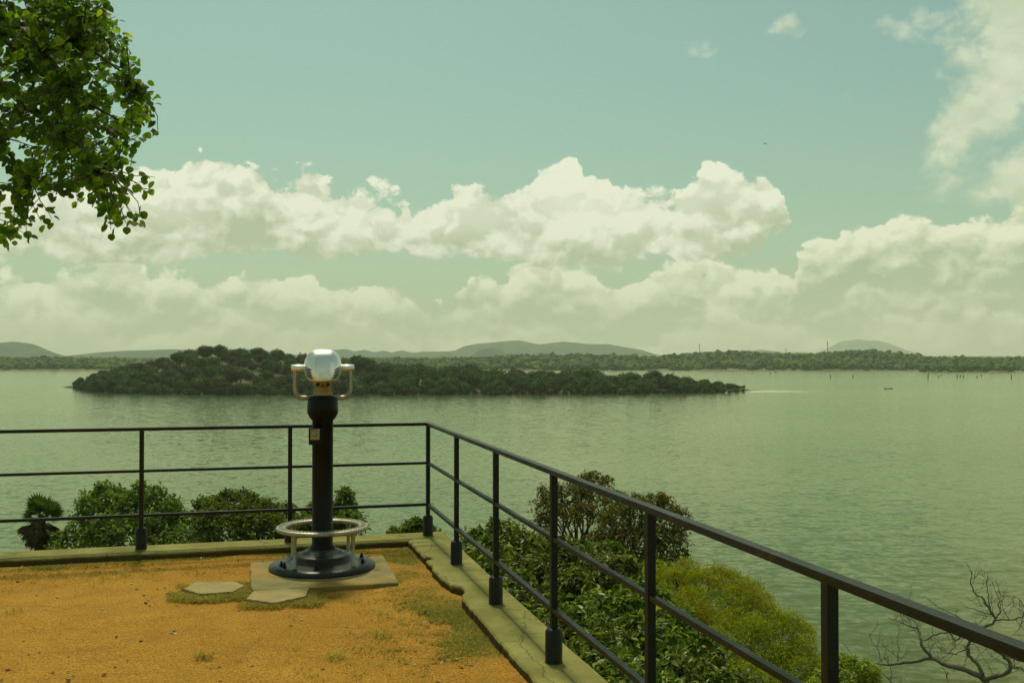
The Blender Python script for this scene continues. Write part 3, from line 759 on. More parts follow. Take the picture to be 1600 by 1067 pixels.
# dead leaves and pebbles
pos = []; 
for _ in range(950):
    if rng.random() < .6: a = rng.uniform(.2, 7.5); b = .19 + abs(rng.normal()) * .22; p = ab(a, b, .012)
    else: b = rng.uniform(.2, 7); a = .19 + abs(rng.normal()) * .2; p = ab(a, b, .014)
    pos.append(p)
pos = np.array(pos); nn = rng.normal(size=pos.shape) * .35 + [0, 0, 1]
m, t, out = newmat('dry_leaf'); principled(t, out, t.ramp(t.node('ShaderNodeNewGeometry').outputs['Random Per Island'], [(0, (.10, .06, .02)), (.7, (.26, .18, .06)), (1, (.5, .42, .22))]), .8); M['dry'] = m
V, Fc = scatter(pos, nn, .022 + .02 * rng.random(len(pos)), 'lance', rng)
tag(link('leaf_litter', V, Fc, M['dry']), 'scattered dead leaves lying along the curb', 'leaf litter', kind='stuff')
m, t, out = newmat('pebble'); principled(t, out, t.ramp(t.node('ShaderNodeNewGeometry').outputs['Random Per Island'], [(0, (.11, .06, .02)), (.75, (.30, .18, .06)), (1, (.55, .48, .30))]), .85); M['pebble'] = m
mb = MB(); bm = bmesh.new(); bmesh.ops.create_icosphere(bm, subdivisions=1, radius=1); bv = np.array([v.co[:] for v in bm.verts]); bf = [[v.index for v in f.verts] for f in bm.faces]; bm.free()
for _ in range(3200):
    a, b = rng.uniform(.3, 8.5), rng.uniform(.3, 8.5); p = ab(a, b, .002); r = .0025 + .009 * rng.random() ** 4
    mb.add(p + bv * (1.25 * r * np.array([1, .8, .55]) * (1 + .25 * rng.normal(size=bv.shape))), bf)
tag(mb.build('pebbles', M['pebble']), 'tiny pebbles scattered over the ochre sand', 'pebbles', kind='stuff')

# ------------------------------------------------------------------ trees and bushes
def limb_path(p, q, rr, n=6, wob=.08, sag=0.0):
    p, q = np.array(p, float), np.array(q, float); L = np.linalg.norm(q - p); pts = []
    o = np.array([rr.uniform(0, 50) for _ in range(3)])
    for i in range(n + 1):
        u = i / n; c = p + (q - p) * u
        w = math.sin(PI * u) * wob * L
        c = c + w * np.array([mnoise.noise(Vector((u * 2 + o[0], o[1], 0))), mnoise.noise(Vector((u * 2 + o[1], o[2], 5))), mnoise.noise(Vector((u * 2 + o[2], o[0], 9)))]) * 2
        c[2] -= sag * L * u * u
        pts.append(c)
    return pts
def bush(name, label, cat, lobes, n, size, kind, mat, seed, base, group=None, trunk=.06, shell=.4, up=.3, core=.0, limbs=8, face=.5, barkm='bark', fork=.3, sat=4):
    """lobes in world space; base = foot of the stem"""
    base = np.array(base, float)
    root = tag(empty(name, tuple(base)), label, cat, group)
    r0_ = random.Random(seed * 7 + 1); ex = []
    for l in lobes:
        for _ in range(sat):
            a = r0_.uniform(0, 2 * PI); e_ = r0_.uniform(-.1, 1.3); q_ = r0_.uniform(.24, .42)
            ex.append((l[0] + l[3] * .92 * math.cos(a) * math.cos(e_), l[1] + l[4] * .92 * math.sin(a) * math.cos(e_), l[2] + l[5] * .92 * math.sin(e_), l[3] * q_, l[4] * q_, l[5] * q_ * 1.25))
    lobes = list(lobes) + ex
    loc = [tuple(np.array(l[:3]) - base) + tuple(l[3:6]) for l in lobes]
    crown('crown', loc, n, size, kind, mat, root, seed, shell, up, face, core)
    rr = random.Random(seed); mb = MB()
    cen = np.mean([l[:3] for l in loc], 0); frk = cen * np.array([.6, .6, fork]) ; frk[2] = cen[2] * fork + 0 * cen[2]
    mb.tube(limb_path((0, 0, -.3), frk, rr, 5, .06), list(np.linspace(trunk * 1.2, trunk * .8, 6)), 9)
    for i in range(limbs):
        l = loc[i % len(loc)]
        tgt = np.array(l[:3]) + np.array([rr.uniform(-.6, .6) * l[3], rr.uniform(-.6, .6) * l[4], rr.uniform(-.3, .6) * l[5]])
        pa = limb_path(frk, tgt, rr, 6, .12); mb.tube(pa, list(np.linspace(trunk * .6, trunk * .12, 7)), 7)
        for _ in range(3):
            s_ = pa[rr.randint(2, 5)]; e_ = s_ + (np.array(l[:3]) - s_) * .2 + np.array([rr.uniform(-.7, .7) * l[3], rr.uniform(-.7, .7) * l[4], rr.uniform(0, .8) * l[5]])
            mb.tube(limb_path(s_, e_, rr, 4, .12), list(np.linspace(trunk * .2, trunk * .05, 5)), 5)
    mb.build('trunk', M[barkm], root)
    return root
def lob(px, py, D, rpx, rpy, depth=None):
    c = P(px, py, D); k = D / F
    return (c[0], c[1], c[2], rpx * k, (depth if depth else (rpx + rpy) / 2 * k), rpy * k)

# left of the pillar, beyond the back curb
bush('broadleaf_tree', 'dense green round topped tree rising over the back curb between palm and left railing post', 'tree',
     [lob(150, 810, 40, 34, 34), lob(172, 778, 41, 26, 20), lob(205, 795, 40, 34, 34), lob(240, 800, 40, 34, 34), lob(268, 820, 39, 36, 30), lob(195, 840, 38, 60, 34), lob(280, 850, 38, 50, 30), lob(120, 855, 39, 40, 26)],
     9000, .20, 'lance', M['fol_green'], 21, (-15.5, 40, terrain(-15.5, 40)), trunk=.16, shell=.5, sat=7)
bush('broadleaf_tree', 'low spreading green tree behind the back railing between left post and pillar', 'tree',
     [lob(330, 795, 36, 26, 16), lob(365, 790, 37, 34, 22), lob(405, 798, 36, 36, 22), lob(440, 812, 36, 30, 24), lob(350, 830, 35, 46, 34), lob(420, 840, 35, 50, 30)],
     8000, .17, 'lance', M['fol_green'], 22, (-9.6, 36, terrain(-9.6, 36)), trunk=.13, shell=.5, sat=7)
bush('young_tree', 'small upright bright green tree showing just right of the viewer pillar', 'tree',
     [lob(537, 778, 30, 13, 16), lob(530, 800, 30, 30, 16), lob(548, 818, 29, 26, 20), lob(500, 800, 30, 26, 14), lob(505, 830, 29, 40, 24)],
     4200, .15, 'lance', M['fol_green'], 23, (-5.3, 30, terrain(-5.3, 30)), trunk=.10, shell=.45)
bush('low_bush', 'small bush peeking over the curb beside the corner post', 'bush',
     [lob(648, 824, 16, 16, 11), lob(630, 838, 16, 24, 12), lob(668, 838, 16, 20, 12)], 1500, .10, 'lance', M['fol_green'], 24, (-1.6, 16, terrain(-1.6, 16)), trunk=.05)

# broad-leaved shrubs right behind the right-hand curb
def shrub(label, lobes, n, seed, size=.060):
    n = int(n * 1.9)
    b = np.mean([l[:3] for l in lobes], 0); base = (b[0] + .3, b[1], terrain(b[0] + .3, b[1]))
    return bush('leafy_shrub', label, 'shrub', lobes, n, size, 'lance', M['fol_shrub'], seed, base, 'broad leaved shrubs against the right curb', trunk=.035, shell=.5, up=.35, limbs=12, face=.45, fork=.4, sat=2)
def AB(a, b, z, rx, ry, rz): p = ab(a, b, z); return (p[0], p[1], p[2], rx, ry, rz)
def row(a0, a1): return [AB(a, -.52, -.40 + .03 * math.sin(a * 7), .32, .36, .27) for a in np.arange(a0, a1, .42)]
shrub('leafy shrub nearest the corner post, its tips poking over the curb', row(-.5, 1.3) + [lob(742, 850, 9.6, 26, 24), lob(790, 843, 10, 34, 30), lob(835, 866, 9.8, 42, 32), lob(770, 875, 8.6, 36, 30)], 5600, 31)
shrub('leafy shrub behind the second and third railing posts', row(1.3, 2.7) + [lob(890, 882, 9.8, 46, 34), lob(945, 903, 9.4, 46, 36), lob(830, 905, 8.2, 50, 38), lob(890, 935, 7.8, 50, 40)], 7200, 32)
shrub('leafy shrub with pale glossy leaves behind the fourth railing post', row(2.7, 4.1) + [lob(1000, 942, 8.8, 42, 38), lob(1048, 982, 8.1, 42, 36), lob(950, 970, 7.2, 60, 45), lob(1005, 1015, 6.8, 60, 45), lob(905, 985, 6.6, 50, 40)], 8000, 33)
shrub('leafy shrub at the bottom edge under the nearest stretch of railing', row(4.1, 7.0) + [lob(1098, 1032, 7.3, 44, 34), lob(1150, 1078, 6.8, 46, 34), lob(1060, 1065, 6.4, 60, 45), lob(985, 1070, 5.8, 60, 45), lob(1100, 1120, 5.8, 80, 50)], 7000, 34)
bush('tangled_bush', 'dark tangled bush on the bank between leafy shrubs and brown tree', 'bush',
     [lob(860, 880, 16, 60, 34), lob(930, 893, 15, 60, 36), lob(790, 860, 18, 50, 28)], 5000, .11, 'lance', M['fol_green'], 35, (1.8, 15, terrain(1.8, 15)), trunk=.07)

# yellow-green feathery bush
bush('feathery_bush', 'big yellow green feathery bush sloping down beyond the right railing', 'bush',
     [lob(1040, 915, 18, 45, 34), lob(1090, 915, 17.5, 50, 34), lob(1140, 935, 17, 50, 38), lob(1180, 965, 16.5, 46, 38), lob(1225, 1000, 16, 44, 38), lob(1250, 1045, 15.5, 36, 40),
      lob(1060, 960, 16.5, 60, 40), lob(1130, 1000, 16, 70, 50), lob(1190, 1060, 15.5, 80, 50), lob(1000, 935, 17.5, 34, 36)],
     46000, .085, 'needle', M['fol_yellow'], 41, (4.0, 16.5, terrain(4.0, 16.5)), trunk=.10, shell=.6, up=.5, limbs=20, face=.25, sat=9)
bush('round_bush', 'small bright yellow green bush under the railing beside the dead branches', 'bush',
     [lob(1320, 1055, 14, 34, 26), lob(1350, 1050, 14, 24, 22), lob(1290, 1075, 14, 34, 24)], 3600, .055, 'lance', M['fol_bright'], 42, (5.0, 14, terrain(5.0, 14)), trunk=.05, limbs=8)

# the two brown-leaved trees
bush('brown_tree', 'brownish airy tree with bare forked stems, the left one of the pair over the water', 'tree',
     [lob(862, 790, 31, 32, 30), lob(895, 778, 31, 36, 26), lob(930, 764, 31, 30, 22), lob(925, 752, 31, 22, 12), lob(955, 790, 30, 30, 20), lob(905, 805, 30, 36, 16), lob(850, 815, 31, 20, 16)],
     5200, .105, 'lance', M['fol_brown'], 51, (P(886, 880, 31)[0], 31, terrain(1.8, 31)), trunk=.075, shell=.6, up=.3, limbs=16, fork=.72)
bush('brown_tree', 'denser brown and green tree, the right one of the pair over the water', 'tree',
     [lob(960, 822, 29, 34, 26), lob(1000, 800, 29, 34, 26), lob(1025, 786, 29, 24, 16), lob(1040, 820, 29, 34, 30), lob(1050, 855, 28.5, 26, 30), lob(1000, 845, 28.5, 40, 28), lob(945, 845, 29, 22, 22), lob(1035, 870, 28.5, 34, 22)],
     7600, .105, 'lance', M['fol_brown'], 52, (P(968, 890, 29)[0], 29, terrain(3.2, 29)), trunk=.085, shell=.55, up=.3, limbs=18, fork=.66)

# fan palm at the left
pr = empty('fan_palm', (P(66, 820, 40)[0], 40, terrain(P(66, 820, 40)[0], 40)))
tag(pr, 'fan palm with upright fronds over a drooping dry skirt at the far left', 'palm tree')
pc = P(66, 812, 40) - np.array(pr.location[:]); rr = random.Random(61)
mb = MB(); mb.tube([(0, 0, -.3), (.05, 0, pc[2] * .5), (pc[0], 0, pc[2])], [.24, .19, .17], 10); mb.build('trunk', M['bark'], pr)
def fan(mb_v, mb_f, root, d, L, R, droop):
    d = np.array(d); d /= np.linalg.norm(d); side = np.cross(d, [0, 0, 1.0]); side /= np.linalg.norm(side) + 1e-6
    upv = np.cross(side, d); ro = rr.uniform(-1.3, 1.3); side = side * math.cos(ro) + upv * math.sin(ro); upv = np.cross(side, d); hub = root + d * L
    k = len(mb_v); w = side * .02
    mb_v += [root - w, root + w, hub + w, hub - w]; mb_f.append((k, k + 1, k + 2, k + 3))
    for i in range(17):
        a = (i - 8) / 8 * 1.75
        t_ = d * math.cos(a) + side * math.sin(a) + np.array([0, 0, -droop * (.4 + .5 * abs(a))]); t_ /= np.linalg.norm(t_)
        r = R * (1 - .12 * abs(a)); n_ = np.cross(t_, upv); n_ /= np.linalg.norm(n_) + 1e-6
        k = len(mb_v); wd = r * .085
        mb_v += [hub, hub + t_ * r * .55 + n_ * wd + upv * .02, hub + t_ * r + np.array([0, 0, -.10 * r]), hub + t_ * r * .55 - n_ * wd]
        mb_f.append((k, k + 1, k + 2, k + 3))
V, Fc = [], []
for i in range(22):
    el_ = rr.uniform(-.1, 1.45) if i > 5 else rr.uniform(.9, 1.5); a_ = i * 2.4 + rr.uniform(-.3, .3)
    fan(V, Fc, pc + [0, 0, .1], (math.cos(a_) * math.cos(el_), math.sin(a_) * math.cos(el_), math.sin(el_)), rr.uniform(.35, .55), rr.uniform(.48, .66), .3 if el_ < .6 else .05)
link('crown', [tuple(v) for v in V], Fc, M['fol_palm'], pr)
V, Fc = [], []
for i in range(44):
    el_ = rr.uniform(-1.35, -.2); a_ = i * 2.4 + rr.uniform(-.3, .3)
    fan(V, Fc, pc + [0, 0, .0 - .045 * (i % 10)], (math.cos(a_) * math.cos(el_), math.sin(a_) * math.cos(el_), math.sin(el_)), rr.uniform(.35, .6), rr.uniform(.35, .55), .9)
link('dry_skirt', [tuple(v) for v in V], Fc, M['fol_palm_dry'], pr)

# dead tree, right edge: limbs follow the photograph, twigs grow from them
dt = tag(empty('dead_tree', (6.7, 14, terrain(6.7, 14))), 'leafless dead tree with twisted grey branches under the right end of the railing', 'dead tree')
o0 = np.array(dt.location[:]); rr = random.Random(71)
def DP(px, py, d): return P(px, py, 14 + d) - o0
limbs = [
    ([(1540, 1090, 0), (1537, 1060, 0), (1530, 1052, 0)], .060, .055),
    ([(1530, 1054, 0), (1500, 1042, .1), (1470, 1034, .2), (1455, 1026, .3), (1410, 1032, .5), (1385, 1036, .6), (1350, 1033, .8), (1325, 1026, .9)], .050, .010),
    ([(1455, 1028, .3), (1440, 1010, .35), (1435, 995, .4), (1432, 980, .5), (1410, 972, .6), (1385, 962, .8)], .032, .007),
    ([(1538, 1058, 0), (1560, 1052, -.2), (1574, 1045, -.3), (1573, 1030, -.3), (1560, 1018, -.4), (1545, 1008, -.4), (1528, 1004, -.3)], .042, .018),
    ([(1532, 1050, 0), (1525, 1035, .1), (1510, 1022, .2), (1508, 1008, .2), (1514, 998, .2), (1500, 990, .2), (1490, 998, .2), (1480, 985, .3), (1455, 990, .4), (1440, 998, .4)], .036, .010),
    ([(1514, 1000, .2), (1512, 985, .2), (1530, 978, .1), (1548, 972, .1), (1552, 963, .1), (1546, 957, .1), (1535, 935, 0), (1518, 922, 0), (1514, 905, 0), (1516, 890, 0)], .030, .006),
    ([(1550, 962, .1), (1545, 950, .1), (1541, 930, .1), (1540, 915, .1), (1540, 897, .1)], .013, .005),
    ([(1552, 965, .1), (1560, 955, 0), (1557, 942, 0), (1565, 932, 0), (1574, 929, 0)], .013, .006),
    ([(1546, 958, .1), (1525, 952, .2), (1500, 943, .3)], .012, .004),
    ([(1550, 968, .1), (1575, 966, -.1), (1595, 962, -.2), (1600, 950, -.2), (1590, 935, -.3), (1580, 928, -.3)], .014, .004),
    ([(1532, 980, .1), (1505, 968, .3), (1480, 955, .4), (1455, 940, .5), (1440, 930, .6)], .013, .004),
    ([(1574, 1040, -.3), (1590, 1040, -.4), (1605, 1050, -.5), (1640, 1048, -.6)], .022, .006),
    ([(1560, 1018, -.4), (1580, 1026, -.5), (1602, 1032, -.6), (1640, 1020, -.8)], .018, .004),
    ([(1600, 962, -.2), (1590, 980, -.2), (1574, 994, -.3)], .009, .004),
    ([(1508, 1010, .2), (1490, 1020, .2), (1470, 1015, .3), (1460, 1005, .3)], .014, .005),
    ([(1480, 1068, .0), (1476, 1056, .1), (1478, 1046, .1)], .016, .008),
    ([(1400, 1030, .6), (1400, 1018, .6), (1404, 1008, .6)], .011, .004),
    ([(1432, 980, .5), (1424, 966, .6), (1412, 962, .7), (1405, 950, .7)], .011, .004),
    ([(1395, 1080, .4), (1388, 1060, .5), (1375, 1048, .5), (1366, 1040, .6)], .012, .003),
    ([(1375, 1032, .7), (1368, 1010, .7), (1360, 1000, .8), (1354, 985, .8)], .008, .003)]
for pts, r0, r1 in limbs:
    q = [DP(*p) for p in pts]
    # resample with a little crookedness
    fine_ = []
    for i in range(len(q) - 1):
        for k in range(4):
            u = k / 4; c = q[i] + (q[i + 1] - q[i]) * u
            fine_.append(c + np.array([rr.uniform(-1, 1), rr.uniform(-1, 1), rr.uniform(-1, 1)]) * (.012 if k else 0))
    fine_.append(q[-1]); n = len(fine_)
    mb = MB(); mb.tube(fine_, [.82 * (r0 + (r1 - r0) * i / (n - 1)) for i in range(n)], 8)
    def twig(p, d, L, r, lev):
        pts_ = [p]; dd = d.copy()
        for _ in range(5):
            dd = dd + np.array([rr.uniform(-.35, .35), rr.uniform(-.35, .35), rr.uniform(-.25, .4)]); dd /= np.linalg.norm(dd); pts_.append(pts_[-1] + dd * L / 5)
        mb.tube(pts_, list(np.linspace(r, r * .35, 6)), 5)
        if lev > 0:
            for _ in range(2): twig(pts_[rr.randint(1, 4)], dd + np.array([rr.uniform(-1, 1), rr.uniform(-1, 1), rr.uniform(-.3, 1)]), L * .55, r * .6, lev - 1)
    for i in range(2, n - 1, 2):
        if rr.random() < .72:
            d = np.array([rr.uniform(-1, 1), rr.uniform(-.6, .6), rr.uniform(-.3, 1.2)]); d /= np.linalg.norm(d)
            twig(fine_[i], d, rr.uniform(.15, .52), .0048, 2)
    mb.build('branch', M['bark_grey'], dt)
mb = MB(); mb.tube([(0, 0, -.4), (.1, .1, 1.5), DP(1542, 1120, .05), DP(1540, 1088, 0)], [.10, .085, .07, .062], 10); mb.build('trunk', M['bark_grey'], dt)

# overhanging tree at the top left
def inside(x, y, poly):
    c = False; j = len(poly) - 1
    for i in range(len(poly)):
        xi, yi = poly[i]; xj, yj = poly[j]
        if (yi > y) != (yj > y) and x < (xj - xi) * (y - yi) / (yj - yi) + xi: c = not c
        j = i
    return c
ot = tag(empty('overhanging_tree', (-12.0, 10.5, terrain(-12.0, 10.5))), 'large tree with heart shaped leaves hanging into the top left of the sky', 'tree')
o1 = np.array(ot.location[:]); rr = random.Random(81)
canopy = [(-900, -900), (60, -260), (150, -60), (178, 20), (205, 70), (226, 120), (240, 165), (228, 200), (196, 206), (182, 225), (228, 268), (232, 290), (218, 340), (165, 345), (130, 318), (80, 300), (55, 325), (36, 352), (12, 375), (-40, 372), (-700, 420)]
wood = MB()
hub = np.array([-8.9, 12.2, 7.6]) - o1
wood_t = limb_path((0, 0, -.2), np.array([-10.8, 11.0, 2.6]) - o1, rr, 6, .05); wood.tube(wood_t, list(np.linspace(.34, .24, 7)), 14)
wood.tube(limb_path(wood_t[-1], hub, rr, 6, .05), list(np.linspace(.20, .10, 7)), 10)
for q in ((-9.5, 12.4, 12.5), (-13.6, 9.4, 10.5), (-12.6, 14.2, 10.5), (-13.4, 10.0, 13.0)):
    wood.tube(limb_path(wood_t[-1], np.array(q) - o1, rr, 6, .08), list(np.linspace(.17, .05, 7)), 9)
wood.build('trunk', M['bark'], ot)
tw = MB(); lp_, ln_, ls_, lt_ = [], [], [], []
boughs = []
for (px, py, d) in ((150, 40, 7.0), (200, 120, 6.6), (190, 190, 7.2), (160, 260, 6.8), (90, 200, 7.6), (40, 280, 7.0), (-80, 200, 7.2), (-60, 330, 6.6), (20, 60, 7.4), (-250, 250, 7.0), (-300, -100, 7.5), (80, -120, 7.2), (110, 130, 6.4)):
    pa = limb_path(hub, P(px, py, d * 1.72) - o1, rr, 8, .08, .0); boughs.append(pa); tw.tube(pa, list(np.linspace(.075, .012, 9)), 7)
allb = np.array([p for pa in boughs for p in pa[2:]])
def leafy(end, nleaf, L):
    i = int(np.argmin(((allb - end) ** 2).sum(1) + np.array([rr.uniform(0, .15) for _ in range(len(allb))])))
    st = allb[i]; v_ = end - st; ln = np.linalg.norm(v_)
    pa = limb_path(st, end, rr, 6, .10, .03); tw.tube(pa, list(np.linspace(.009, .003, 7)), 5)
    for k in range(nleaf):
        u = 1 - (k / nleaf) * min(1, L / max(ln, .1)) * .98; f_ = u * 6; j = min(5, int(f_)); c = pa[j] + (pa[j + 1] - pa[j]) * (f_ - j)
        s_ = np.array([rr.uniform(-1, 1), rr.uniform(-1, 1), rr.uniform(-.9, .3)]); s_ /= np.linalg.norm(s_)
        lp_.append(c + s_ * .05)
        ln_.append((rr.uniform(-.8, .8), rr.uniform(-1.0, .5) - .25, rr.uniform(.0, 1.0))); ls_.append(rr.uniform(.070, .118)); lt_.append((s_[0] * .7, s_[1] * .4, -.75))
n_ = 0
while n_ < 760:
    if n_ < 620: px, py = rr.uniform(-120, 245), rr.uniform(-90, 375)
    else: px, py = rr.uniform(-800, 60), rr.uniform(-700, 380)
    if not inside(px, py, canopy): continue
    if ((px - 35) / 34) ** 2 + ((py - 163) / 22) ** 2 < 1 or ((px - 78) / 20) ** 2 + ((py - 262) / 18) ** 2 < 1 or ((px - 30) / 24) ** 2 + ((py - 235) / 12) ** 2 < 1: continue
    if py > 235 and rr.random() < .35: continue
    n_ += 1
    leafy(P(px, py, rr.uniform(10.6, 14.0)) - o1, rr.randint(10, 15), .72)
for (px, py) in ((246, 206), (241, 274), (240, 292), (222, 340), (214, 346), (172, 354), (196, 345), (38, 362), (10, 376), (6, 366), (238, 154), (232, 176), (210, 92), (184, 44), (150, 6), (120, 30), (160, 12), (64, 345), (80, 340), (40, 366), (222, 128), (120, 2), (170, 345), (198, 338)):
    leafy(P(px, py, rr.uniform(11, 12.5)) - o1, 5, .26)
lp_, ln_, ls_, lt_ = map(np.array, (lp_, ln_, ls_, lt_))
rng2 = np.random.default_rng(82)
V, Fc = scatter(lp_, ln_, ls_, 'round', rng2, hang=lt_ * 1.2)
cr_ = link('crown', V, Fc, M['fol_canopy'], ot, smooth=False)
tw.build('twigs', M['bark'], ot)

# ------------------------------------------------------------------ island
def interp(pts, x):
    return float(np.interp(x, [p[0] for p in pts], [p[1] for p in pts]))
i_ridge = [(105, 603), (125, 590), (150, 580), (180, 572), (215, 563), (255, 556), (290, 547), (315, 541), (345, 538), (375, 543), (400, 543), (432, 545), (470, 552), (520, 553), (565, 556), (600, 562), (650, 567), (700, 570), (760, 574), (850, 578),
           (915, 573), (945, 582), (985, 581), (1025, 578), (1060, 588), (1100, 590), (1140, 597), (1165, 606)]
i_shore = [(105, 606), (150, 613), (300, 616), (700, 616), (1000, 615), (1140, 613), (1170, 610.5)]
def sh_D(px): return 18 * F / (interp(i_shore, px) - HZ)
def width_i(px): return 10 + 150 * max(0, min(1, (px - 105) / 160, (1175 - px) / 260)) ** .8
def ztop(px, D):
    d0 = sh_D(px); w = width_i(px); u = max(0, min(1, (D - d0) / w)); zr = EYE - (interp(i_ridge, px) - HZ) / F * (d0 + w * .7)
    zf = WATER + min(8.5, (zr - WATER) * .75)
    return zf + (zr - zf) * min(1, u / .7) ** .9
def icrown(seed, brown=False):
    rr_ = random.Random(seed); lobes = [(0, 0, 0, 4.0, 4.0, 3.4)]
    for _ in range(6):
        a = rr_.uniform(0, 2 * PI); r = rr_.uniform(1.6, 3.0); lobes.append((r * math.cos(a), r * math.sin(a), rr_.uniform(-1.2, 1.8), rr_.uniform(1.6, 2.5), rr_.uniform(1.6, 2.5), rr_.uniform(1.3, 2.1)))
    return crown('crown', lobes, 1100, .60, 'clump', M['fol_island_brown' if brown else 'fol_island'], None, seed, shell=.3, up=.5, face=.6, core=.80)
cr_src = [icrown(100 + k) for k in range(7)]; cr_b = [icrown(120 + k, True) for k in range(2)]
mb = MB(); mb.tube([(0, 0, -9.5), (.3, .1, -5), (0, 0, 0)], [.42, .34, .22], 7)
for k in range(4): mb.tube([(0.2, 0, -4 + k * .6), (2.2 * math.cos(k * 1.7), 2.2 * math.sin(k * 1.7), .4)], [.16, .06], 5)
tr_src = mb.build('trunk', M['bark_grey'])
rr = random.Random(91); used = set(); cnt = 0
GI = 'trees of the wooded island'
labels_i = 'dark green rounded tree in the dense wood that covers the island'
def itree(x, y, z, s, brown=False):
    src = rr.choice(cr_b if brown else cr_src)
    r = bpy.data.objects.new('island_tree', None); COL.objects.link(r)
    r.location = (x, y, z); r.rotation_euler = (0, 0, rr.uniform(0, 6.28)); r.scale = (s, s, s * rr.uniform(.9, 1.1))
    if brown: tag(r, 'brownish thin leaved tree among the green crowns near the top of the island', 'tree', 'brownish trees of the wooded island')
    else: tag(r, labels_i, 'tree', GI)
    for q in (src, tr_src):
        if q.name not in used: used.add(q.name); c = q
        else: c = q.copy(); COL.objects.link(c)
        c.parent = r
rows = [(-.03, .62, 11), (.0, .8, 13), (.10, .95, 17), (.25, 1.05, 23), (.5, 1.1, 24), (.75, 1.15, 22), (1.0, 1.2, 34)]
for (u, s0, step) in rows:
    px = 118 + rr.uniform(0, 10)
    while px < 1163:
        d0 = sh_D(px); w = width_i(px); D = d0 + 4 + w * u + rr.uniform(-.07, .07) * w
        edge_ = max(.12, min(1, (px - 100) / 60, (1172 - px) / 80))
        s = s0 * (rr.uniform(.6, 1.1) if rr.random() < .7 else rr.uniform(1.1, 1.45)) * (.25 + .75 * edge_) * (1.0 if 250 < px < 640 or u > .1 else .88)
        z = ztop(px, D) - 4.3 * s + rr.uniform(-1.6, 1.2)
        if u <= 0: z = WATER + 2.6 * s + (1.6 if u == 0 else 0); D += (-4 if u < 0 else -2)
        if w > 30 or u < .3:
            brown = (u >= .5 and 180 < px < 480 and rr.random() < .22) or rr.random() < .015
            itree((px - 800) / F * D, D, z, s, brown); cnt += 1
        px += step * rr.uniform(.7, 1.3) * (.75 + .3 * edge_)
for o in cr_src + cr_b:
    if o.name not in used: bpy.data.objects.remove(o)
for (px, du, s) in ((345, .65, 1.2), (322, .6, 1.05), (432, .6, 1.1), (916, .3, 1.05), (1024, .3, .95), (1048, .3, .8), (985, .3, .85), (570, .6, 1.05), (560, .55, 1.1), (402, .6, 1.0)):
    D = sh_D(px) + width_i(px) * du; z = EYE - (interp(i_ridge, px) - HZ - 1) / F * D - 4.0 * s; itree((px - 800) / F * D, D, z, s); cnt += 1
print('island trees', cnt)
# island ground
pxs = np.linspace(98, 1172, 110); V = []; nb_ = 12
for px in pxs:
    d0 = sh_D(px); w = width_i(px) + 12
    for j in range(nb_):
        u = j / (nb_ - 1); D = d0 - 3 + w * u + 2 * mnoise.noise(Vector((px * .05, u * 3, 0)))
        z = WATER - .6 + (max(0, ztop(px, D) - WATER - 8) + 1.4) * math.sin(min(1, u * 1.4) * PI / 2) * (1 if u < .75 else max(0, (1 - u) / .25)) - (.8 if px < 106 or px > 1168 else 0)
        V.append(((px - 800) / F * D, D, z))
tag(link('island_ground', V, [q[::-1] for q in grid_idx(len(pxs), nb_)], M['soil'], smooth=True), kind='structure', label='low ground of the wooded island')
# sand spit off the right tip of the island
V = []; sp_ = np.linspace(1155, 1197, 16)
for px in sp_:
    u = (px - 1155) / 42; D = 18 * F / (611.0 - HZ - .6 * u)
    hw = 5.0 * (1 - u) ** .8 + .4
    for k, zz in ((-1, -.25), (-.5, .30), (0, .55), (.5, .30), (1, -.25)): V.append(((px - 800) / F * D, D + k * hw, WATER + zz * (1.15 - u)))
tag(link('sand_spit', V, [q[::-1] for q in grid_idx(len(sp_), 5)], M['mud'], smooth=True), kind='structure', label='narrow muddy spit off the right tip of the island')
m, t, out = newmat('shoal_foam'); oc = obj_coord(t)
n1 = t.noise(t.vm('MULTIPLY', oc, (.03, .25, 1)), 1.2, 5, .65)
principled(t, None, (.80, .82, .66), .6); b1 = [n for n in t.n if n.type == 'BSDF_PRINCIPLED'][0]
tpn = t.node('ShaderNodeBsdfTransparent'); mx = t.node('ShaderNodeMixShader')
uvx = t.node('ShaderNodeSeparateXYZ'); t.put(uvx.inputs[0], t.node('ShaderNodeTexCoord').outputs['Generated'])
fade = t.m('MULTIPLY', t.smooth(uvx.outputs[0], 0, .12), t.smooth(uvx.outputs[0], .25, 1, 1, 0)); fade2 = t.m('MULTIPLY', t.smooth(uvx.outputs[1], 0, .4), t.smooth(uvx.outputs[1], .6, 1, 1, 0))
t.put(mx.inputs[0], t.m('MULTIPLY', t.m('MULTIPLY', fade, fade2), t.smooth(n1, .3, .6), clamp=True)); t.l.new(tpn.outputs[0], mx.inputs[1]); t.l.new(b1.outputs[0], mx.inputs[2]); t.l.new(mx.outputs[0], out.inputs[0])
D0 = 18 * F / 55.5
tag(link('foam', [((1160 - 800) / F * D0, D0 - 14, WATER + .03), ((1290 - 800) / F * D0, D0 - 14, WATER + .03), ((1290 - 800) / F * D0, D0 + 16, WATER + .03), ((1160 - 800) / F * D0, D0 + 16, WATER + .03)], [(0, 1, 2, 3)], M.setdefault('foam', m)), 'pale streak of breaking water off the right tip of the island', 'foam', kind='stuff')

